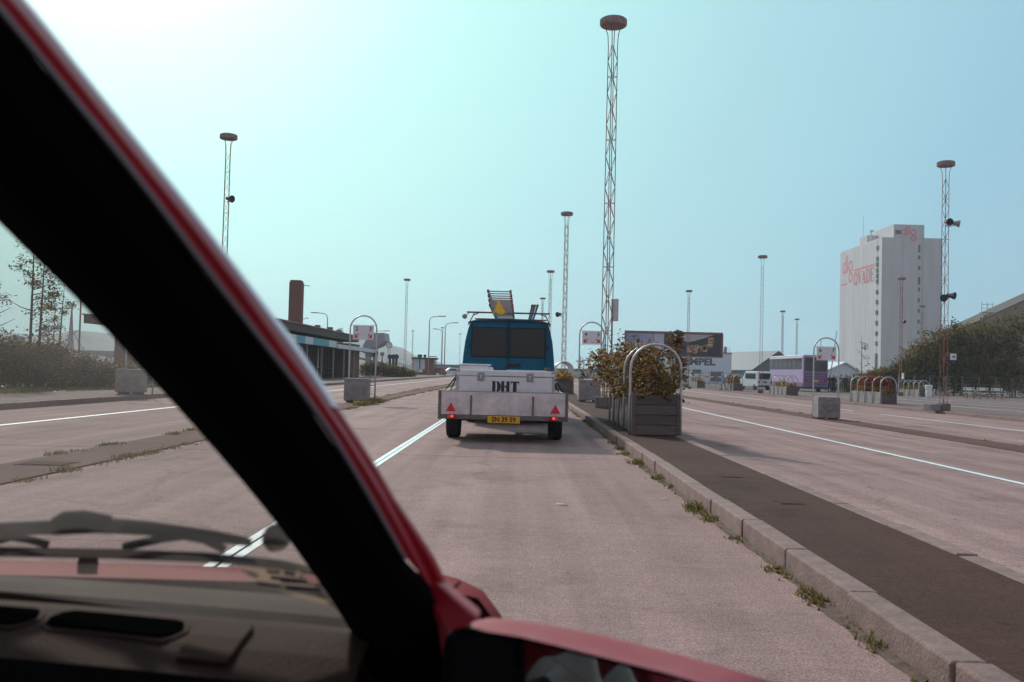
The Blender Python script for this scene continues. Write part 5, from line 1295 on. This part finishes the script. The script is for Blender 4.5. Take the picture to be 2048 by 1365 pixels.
# verge and planting seen through the windscreen
q = MB(); rows = []
for i in range(16):
    y = 12 + i * 4; rows.append([(-13.28 - j * 1.9, y, .12 + .05 * math.sin(i * 1.7 + j) + .02 * j) for j in range(9)])
q.grid(rows); q.build('grass_verge', M['grass'], kind='structure')
q = MB()
for i in range(2600): blades(q, -13.35 - abs(random.gauss(0, 1.3)), random.uniform(20, 44), .13, 3, .10, .06, 2, .02)
q.build('grass', [M['grass'], M['dry_grass']], kind='stuff')
SG = 'shrubs on the verge seen through the windscreen'
for px, Y, h, rr, lab in ((-110, 30, 1.9, 1.4, 'dark verge shrub at the picture edge beyond the windscreen'), (-30, 29, 1.85, 1.1, 'dark dense verge shrub under the leaning young tree'), (30, 29.5, 1.5, .9, 'dark verge shrub at the foot of the tall thin tree'), (85, 30, 1.62, .8, 'brownish verge shrub in front of the arm lamp'), (135, 31, 1.22, .8, 'brown verge shrub in front of the terminal roof corner'), (185, 32, 1.0, .7, 'brown verge shrub nearest the brick wall'), (225, 36, .85, .9, 'low dark shrub along the foot of the brick wall'), (275, 38, .85, 1.0, 'low dark shrub behind the concrete block by the pillar')):
    bl = [(0, 0, h * .48, rr, rr, h * .48), (rr * .4, .2, h * .72, rr * .7, rr * .6, h * .30), (-rr * .5, 0, h * .55, rr * .8, rr * .7, h * .45), (0, -.3, h * .25, rr, rr * .8, h * .25)]
    bush('verge_shrub', lab, 'shrub', X(px, 775, Y), Y, .1, bl, 560, 10, .16, .11, ['leaf_dark', 'leaf_brown', 'leaf_olive'], (6, 3, 2), None, SG, .2)
def tall_thin(px, Y, h, lab, n=7, lean=0, rr=.9):
    tr_ = [[(0, 0, 0, .06), (lean * .5, 0, h * .5, .04), (lean, 0, h, .012)]]; bl = []
    for k in range(n * 2):
        f = .42 + .56 * k / (n * 2); a = random.uniform(0, 2 * PI); L = rr * (1.25 - f); c = (lean * f, 0, h * f)
        e = (c[0] + math.cos(a) * L, math.sin(a) * L, c[2] + L * .45); tr_.append([(*c, .02), (lerp(c[0], e[0], .5), e[1] * .5, lerp(c[2], e[2], .35), .012), (*e, .005)])
        if random.random() < .75: bl.append((e[0], e[1], e[2], .24 + .16 * (1 - f), .24, .17))
    bush('slender_tree', lab, 'tree', X(px, 775, Y), Y, .1, bl, 120, 9, .11, .085, ['leaf_dark', 'leaf_brown', 'leaf_olive'], (4, 3, 2), tr_, 'slender trees on the verge', .2)
tall_thin(57, 30, 4.75, 'tall slender tree straight behind the windscreen corner', 8)
tall_thin(73, 31, 4.2, 'second slender trunk just beside the tall slender tree', 3, .1, .6)
tall_thin(-48, 30, 3.5, 'leaning slender tree cut by the picture edge', 7, .5, 1.1)
tall_thin(112, 44, 4.3, 'small slender tree top touching the pillar beside the arm lamp', 3, .2, .8)

# ------------------------------------------------------------------ terminal building on the left
tb2 = thing('terminal_building', 'low brick terminal building with dark flat roof and teal canopy', 'building', (-16.4, 62, 0)); tb2.matrix_world = Matrix.Translation(tb2.location)
q = MB(); q.box(-26.6, -17.6, 62, 91, 0, 3.45); at(tb2, q, 'wall', M['brick_pale'])
q = MB(); q.box(-17.6, -15.4, 86.2, 90.8, 0, 3.2); at(tb2, q, 'end_wall', M['brick'])
q = MB(); q.box(-28, -15.6, 60.5, 91.4, 3.45, 3.98); at(tb2, q, 'roof', M['fascia'])
q = MB(); q.box(-28.1, -15.5, 60.4, 91.5, 3.98, 4.06); at(tb2, q, 'roof_edge', M['rust_far'])
q = MB(); q.box(-17.58, -17.5, 62.2, 86, .05, 3.3); at(tb2, q, 'glazed_front', M['dark_glass'])
p0 = None
for i in range(34):
    y = 62.4 + i * .71
    if p0 is None: q = MB(); q.box(-17.5, -17.34, -.05, .05, 0, 3.3); p0 = q.build('mullion', M['mullion'], tb2); 
    else: p0 = p0.copy(); C.objects.link(p0); p0.parent = tb2
    p0.location = (16.4, y - 62, 0)
for i, y in enumerate((63.5, 66.0, 69.4, 75, 81)):
    q = MB(); q.box(-17.33, -17.30, y, y + (.5 if i != 3 else .25), .3, 3.0); at(tb2, q, 'door_leaf', M['pale_panel'] if i < 3 else M['white'])
for y in (61.5, 66, 71, 75.5, 80, 85): q = MB(); q.box(-14.95, -14.83, y, y + .12, 0, 2.6); at(tb2, q, 'post', M['galv_dark'])
cols = ['pale_panel', 'teal', 'pale_panel', 'teal', 'teal', 'pale_panel']
ys = [58.5, 61.5, 64.0, 66.5, 69.3, 72, 75]
for i in range(6): q = MB(); q.box(-14.75, -14.55, ys[i] + .01, ys[i + 1] - .01, 2.56, 3.06); at(tb2, q, 'canopy_panel', M[cols[i]])
q = MB(); q.box(-14.6, -14.42, 75, 95.5, 2.52, 2.86); at(tb2, q, 'canopy_edge', M['pale_panel'])
q = MB(); q.box(-17.3, -14.76, 58.6, 95.4, 2.60, 2.75); at(tb2, q, 'canopy_deck', M['metal_sheet'])
q = MB(); q.box(-18.1, -17.15, 73.5, 74.5, 3.9, 7.55); q.box(-18.05, -17.2, 73.55, 74.45, 7.55, 7.72); ch = at(tb2, q, 'chimney', M['brick'], bevel=.04)
q = MB(); q.bar((-17.2, 74, 7.35), (-16.6, 74, 7.32), .05); at(tb2, q, 'lightning_arm', M['frame_steel'], ch)
for y, s in ((63, .35), (79, .4), (84, .45), (88.5, .4)): q = MB(); q.box(-17.2, -17.2 + s, y, y + s, 4.06, 4.06 + s * 1.1); at(tb2, q, 'roof_vent', M['sheet_dark'])
q = MB(); q.box(-15.5, -15.41, 86.16, 86.19, 1.6, 2.5);  at(tb2, q, 'red_notice', M['sign_red'])
for i, y in enumerate((66, 69.5, 73, 76.5, 80)):
    t = thing('bicycle_stand', ['first', 'second', 'third', 'fourth', 'fifth'][i] + ' dark rail stand along the terminal front, counted from the car pillar', 'rail stand', (-16.4, y, .13), 0, 'dark rail stands under the canopy')
    q = MB()
    for k in range(3): q.tube([(0, k * .9, 0), (0, k * .9, .75), (0, k * .9 + .6, .75), (0, k * .9 + .6, 0)], .03, 6)
    q.bar((0, 0, .4), (0, 2.4, .4), .04); q.build('rails', M['black_metal'], t)
# gangway head and ramp beyond it
gt = thing('gangway_head', 'grey overhanging gangway cabin rising behind the lane sign 2 3', 'gangway', (X(755, 690, 130), 130, 0)); gt.matrix_world = Matrix.Translation(gt.location)
pp = [P(a, b, 130) for a, b in ((741, 667), (768, 666), (770, 682), (757, 692), (742, 698), (725, 706), (726, 690))]
q = MB(); q.add(pp + [p + Vector((0, 5, 0)) for p in pp], [tuple(range(7)), tuple(reversed(range(7, 14)))] + [(i, (i + 1) % 7, 7 + (i + 1) % 7, 7 + i) for i in range(7)]); at(gt, q, 'cabin', M['galv_dark'])
q = MB(); a = P(735, 700, 131); q.box(a.x - .3, a.x + .3, 131, 131.6, 0, a.z); a = P(748, 696, 131); q.box(a.x - .3, a.x + .3, 132, 132.6, 0, a.z); at(gt, q, 'leg', M['galv_dark'])
rp = thing('ramp', 'long sloping footbridge ramp with pale railing behind the shrubs', 'ramp', (X(725, 720, 137), 137, 0)); rp.matrix_world = Matrix.Translation(rp.location)
a, b = P(700, 712, 137), P(838, 744, 137)
q = MB(); q.bar(a, b, 1.6, .35); at(rp, q, 'deck', M['galv_dark'])
q = MB()
for i in range(20): c = lerp(a, b, i / 19); q.bar(c + Vector((0, -.8, .1)), c + Vector((0, -.8, 1.15)), .05)
for h in (.65, 1.15): q.bar(a + Vector((0, -.8, h)), b + Vector((0, -.8, h)), .06)
at(rp, q, 'railing', M['white'])
for i in (2, 7, 12): c = lerp(a, b, i / 19); q = MB(); q.box(c.x - .15, c.x + .15, 136.8, 137.2, 0, c.z); at(rp, q, 'support', M['galv_dark'])
for px, Y, h, rr, lab in ((735, 97, 1.6, 1.0, 'reddish shrub against the end of the terminal building'), (758, 98, 1.6, 1.1, 'reddish green shrub below the white sign'), (780, 99, 1.4, 1.0, 'shrub below the far clock'), (797, 101, 1.2, .8, 'low dark shrub beside the far lamp mast'), (815, 106, .8, 1.0, 'lowest shrub between the far lamp mast and the toll booth')):
    bl = [(0, 0, h * .5, rr, rr, h * .5), (.3, 0, h * .7, rr * .6, rr * .6, h * .35)]
    bush('roadside_shrub', lab, 'shrub', X(px, 752, Y), Y, .0, bl, 300, 9, .15, .15, ['leaf_olive', 'leaf_brown', 'leaf_green', 'leaf_dark'], (3, 3, 3, 2), None, 'shrubs below the ramp')
# clock, signs, signals, booth
ck = thing('clock', 'round white clock on two thin posts beyond the lane sign 2 3', 'clock', (X(777, 740, 120), 120, 0)); zc = Z(777, 690.5, 120)
q = MB(); q.lathe([(.36, .1), (.40, .05), (.40, -.05), (.36, -.1)], (0, 0, zc), 24, 'y'); q.build('case', M['frame_steel'], ck)
q = MB(); q.lathe([(.33, -.09), (.33, -.115)], (0, 0, zc), 24, 'y'); f_ = q.build('dial', M['white'], ck)
q = MB(); q.bar((0, -.125, zc), (.06, -.125, zc + .26), .03); q.bar((0, -.125, zc), (.05, -.125, zc + .17), .045); q.build('hands', M['sign_black'], f_)
for x in (-.13, .13): q = MB(); q.box(x - .03, x + .03, -.03, .03, 0, zc - .36); q.build('post', M['galv_dark'], ck)
def board(px, py, Y, w, h, m_, lab, pole=True, skew=0):
    p = P(px, py, Y); t = thing('road_sign', lab, 'road sign', (p.x, Y, 0)); q = MB()
    q.prism([(-w / 2, -h / 2), (w / 2 - skew, -h / 2), (w / 2, h / 2), (-w / 2, h / 2)], (0, -.02, p.z), (1, 0, 0), (0, 0, 1), (0, -.04, 0)); q.build('panel', m_, t)
    q = MB(); q.box(-.05, .05, 0, .08, 0, p.z + h * .4); q.build('pole', M['frame_steel'], t)
board(742, 709, 93, .42, .52, M['galv_dark'], 'round edged grey back of a road sign behind the lane sign post')
board(750.5, 709, 94, .62, .52, M['black_metal'], 'dark road sign board with slanted end just past the lane sign post', skew=.1)
board(764.5, 708.5, 96, .42, .36, M['galv_dark'], 'small pale road sign on a pole before the shrubs')
for k, (px, lab) in enumerate(((780, 'traffic signal nearest the clock posts'), (787, 'middle traffic signal of three by the far mast'), (793, 'traffic signal nearest the far mast'))):
    p = P(px, 714, 112); t = thing('traffic_signal', lab, 'traffic signal', (p.x, 112, 0), 0, 'traffic signals below the ramp'); q = MB(); q.lathe([(.2, .05), (.3, 0), (.2, -.05)], (0, 0, p.z), 12, 'y'); q.build('signal_disc', M['black_metal'], t); q = MB(); q.box(-.14, .14, -.1, .1, p.z - 1.0, p.z - .25); q.build('signal_box', M['black_metal'], t); q = MB(); q.box(-.05, .05, -.05, .05, 0, p.z - .2); q.build('post', M['frame_steel'], t)
BYk = 150.0
bk_ = thing('toll_booth', 'small dark roofed toll booth standing far down the road', 'booth', (X(848, 745, BYk), BYk, 0))
w2 = 1.75
q = MB(); q.box(-w2 - .25, w2 + .25, -.4, 2.6, 2.55, 2.85); q.build('roof', M['black_metal'], bk_)
q = MB(); q.box(-w2, w2, 0, 2.2, 0, 1.0); q.box(.1, w2 - .25, .02, 2.18, 1.0, 2.55); q.build('wall', M['brick'], bk_)
for x0, x1 in ((-1.65, -.75), (-.62, .08)): q = MB(); q.box(x0, x1, .0, .04, 1.0, 2.5); q.build('window', M['pale_panel'], bk_)
for x in (-w2, -.70, w2 + .1): q = MB(); q.box(x - .07, x + .07, -.1, .05, 0, 2.55); q.build('post', M['black_metal'], bk_)
for x in (-.9, -.6, .05): q = MB(); q.lathe([(.22, .1), (.26, 0), (.22, -.1)], (x, .2, 3.1), 12, 'y'); q.build('signal_disc', M['black_metal'], bk_)
q = MB(); q.box(.8, 1.9, 0, .3, 2.98, 3.1); q.build('roof_board', M['black_metal'], bk_)
bt = thing('barrier', 'low red and white barrier by the toll booth', 'barrier', (X(812, 750, 140), 140, 0))
for k in range(8): q = MB(); q.box(-1.6 + .5 * k, -1.1 + .5 * k, 0, .1, .55, .95); q.build('stripe', M['white'] if k % 2 else M['sign_red'], bt)
for x in (-1.5, 2.3): q = MB(); q.box(x - .05, x + .05, 0, .1, 0, .55); q.build('post', M['frame_steel'], bt)
# street lamps with one curved arm
def street_lamp(px, ptop, Y, armpx, lab, z=0):
    p = P(px, ptop, Y); x = p.x; e = P(armpx, ptop, Y).x; sg = 1 if e > x else -1; L = abs(e - x); h = p.z
    t = thing('street_lamp', lab, 'street lamp', (x, Y, z), 0, 'street lamps with one curved arm')
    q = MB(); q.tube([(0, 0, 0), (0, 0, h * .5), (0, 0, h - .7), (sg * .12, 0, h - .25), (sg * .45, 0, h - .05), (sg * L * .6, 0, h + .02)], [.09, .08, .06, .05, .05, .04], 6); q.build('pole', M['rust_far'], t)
    q = MB(); q.bar((sg * L * .55, 0, h + .02), (sg * L, 0, h + .04), .22, .12); q.build('lamp_shade', M['frame_steel'], t, bevel=.03)
for a in ((859.5, 633, 124, 892, 'tallest street lamp by the toll booth, its arm pointing towards the van'), (885, 659, 160, 866, 'street lamp with its arm pointing away from the van'), (891, 646, 142, 917, 'street lamp nearest the van with its arm towards the van'), (655.5, 627, 122, 622, 'street lamp behind the terminal roof, arm over the roof'), (604.5, 637, 150, 617, 'short armed street lamp just beside the chimney'), (634, 655, 170, 615, 'small far street lamp between chimney and thin tree'), (748, 662, 175, 780, 'street lamp with long thin arm behind the gangway cabin'), (110, 617, 120, 145, 'street lamp seen through the windscreen beside the thin trees')): street_lamp(*a)
for k, (px, py, lab) in enumerate(((1157, 724, 'far quay lamp just inside the post of lane sign 4 5'), (1160.5, 712, 'far tall bare quay pole below lane sign 4 5'), (1168, 722, 'far quay lamp in the middle below lane sign 4 5'), (1177.5, 719, 'far quay lamp below the number 5'))):
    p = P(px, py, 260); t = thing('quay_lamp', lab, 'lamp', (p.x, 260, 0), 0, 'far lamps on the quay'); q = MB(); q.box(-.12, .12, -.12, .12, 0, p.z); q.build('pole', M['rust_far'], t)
    if k != 1: q = MB(); q.box(-.7, .7, -.3, .3, p.z, p.z + .3); q.build('lamp_head', M['head'], t)
q = MB(); q.tube([(0, 0, 0), (0, 0, 6.2)], [.06, .05], 6); o = tag(q.build('bare_post', M['rust_far']), 'bare post at the corner of the terminal roof seen through the windscreen', 'post'); o.location = (X(158, 700, 59), 59, 0)
# far things: harbour mast, hill, quay, embankment
cr_ = thing('harbour_mast', 'slim harbour lattice mast on the hazy horizon through the windscreen', 'mast', (X(141, 690, 330), 330, 0)); q = MB(); h = Z(141, 607, 330)
q.tube([(0, 0, 0), (0, 0, h * .55), (0, 0, h)], [1.6, .7, .15], 4); q.bar((-1.5, 0, h * .45), (2.5, 0, h * .55), .3); q.bar((1, 0, h * .5), (5, 0, h * .2), .25); q.build('mast', M['rust_far'], cr_)
q = MB(); q.box(-22, -14, -2, 2, 0, h * .34); q.box(-20, -18.6, -1, 1, h * .34, h * .45); q.box(-17.5, -16.5, -1, 1, h * .34, h * .42); q.box(-13, -4, 1, 3, 0, h * .30); q.build('deck_house', M['far_wall'], cr_)
for x, y, w, d, h, lab in ((-205, 330, 20, 14, 20, 'hazy pale ferry like block behind the slender trees'), (-176, 360, 50, 20, 5, 'hazy low block on the horizon through the windscreen')):
    t = thing('harbour_block', lab, 'building', (x, y, 0)); q = MB(); q.box(-w / 2, w / 2, 0, d, 0, h * .7); q.box(-w * .3, w * .4, 1, d - 1, h * .7, h); q.build('wall', M['far_wall'], t)
    for k in range(6): q = MB(); q.box(-w / 2 + 2 + k * w / 7, -w / 2 + 2 + k * w / 7 + w / 12, -.1, -.01, h * .4, h * .55); q.build('window', M['window'], t)
def berm(name, x0, x1, y0, w, h, m_, kind='structure', nz=40):
    q = MB(); rows = []
    for i in range(nz + 1):
        x = lerp(x0, x1, i / nz); f = min(1, min(i, nz - i) / 3); k = h * f * (1 + .18 * math.sin(i * 1.3) + .1 * math.sin(i * 3.1)); g = gz(x) - .02
        rows.append([(x, y0, g), (x, y0 + w * .3, g + k), (x, y0 + w * .7, g + k), (x, y0 + w, g)])
    q.grid(rows); return q.build(name, m_, kind=kind, smooth=True)
berm('embankment', -12, 40, 215, 10, 1.5, M['soil'])
berm('embankment', -130, -18, 240, 14, 2.2, M['far_wall'])
berm('hill', -700, -60, 700, 240, 21, M['far_wall'])
berm('hill', 120, 900, 800, 240, 9, M['far_wall'])
for x, y, w, h, lab in ((-16.5, 300, 22, 2.6, 'far flat roofed quay shed beside the van roof pillar'), (-46, 320, 40, 2.0, 'far grey quay shed beyond the toll booth'), (30, 330, 40, 2.4, 'far low quay shed beyond the median')):
    t = thing('quay_shed', lab, 'shed', (x, y, 0)); q = MB(); q.box(-w / 2, w / 2, 0, 12, 0, h * .85); q.build('wall', M['far_wall'], t); q = MB(); q.box(-w / 2 - .3, w / 2 + .3, -.3, 12.3, h * .85, h); q.build('roof', M['sheet_dark'], t)
# thin sea haze over the whole place
q = MB(); q.box(-1520, 1520, -75, 1620, -1.4, 76)
hz = bpy.data.materials.new('haze'); hz.use_nodes = True; hz.node_tree.nodes.clear()
ho = hz.node_tree.nodes.new('ShaderNodeOutputMaterial'); hv = hz.node_tree.nodes.new('ShaderNodeVolumePrincipled')
hv.inputs['Color'].default_value = (.80, .92, 1.0, 1); hv.inputs['Density'].default_value = .00042; hv.inputs['Anisotropy'].default_value = .3
hz.node_tree.links.new(hv.outputs['Volume'], ho.inputs['Volume'])
q.build('haze', hz, kind='stuff')
# litter
for x, y, s in ((.35, 7.55, .05), (1.25, 8.05, .03), (.05, 5.4, .0)):
    if s: q = MB(); q.add([(x - s, y, .006), (x + s, y - s * .3, .012), (x + s * .9, y + s * .5, .006), (x - s * .6, y + s * .5, .014)], [(0, 1, 2, 3)]); tag(q.build('paper_scrap', M['white'], solid=.001), 'white paper scrap on the lane, ' + ('nearer the kerb' if x > 1 else 'in the middle of the lane behind the trailer'), 'litter')
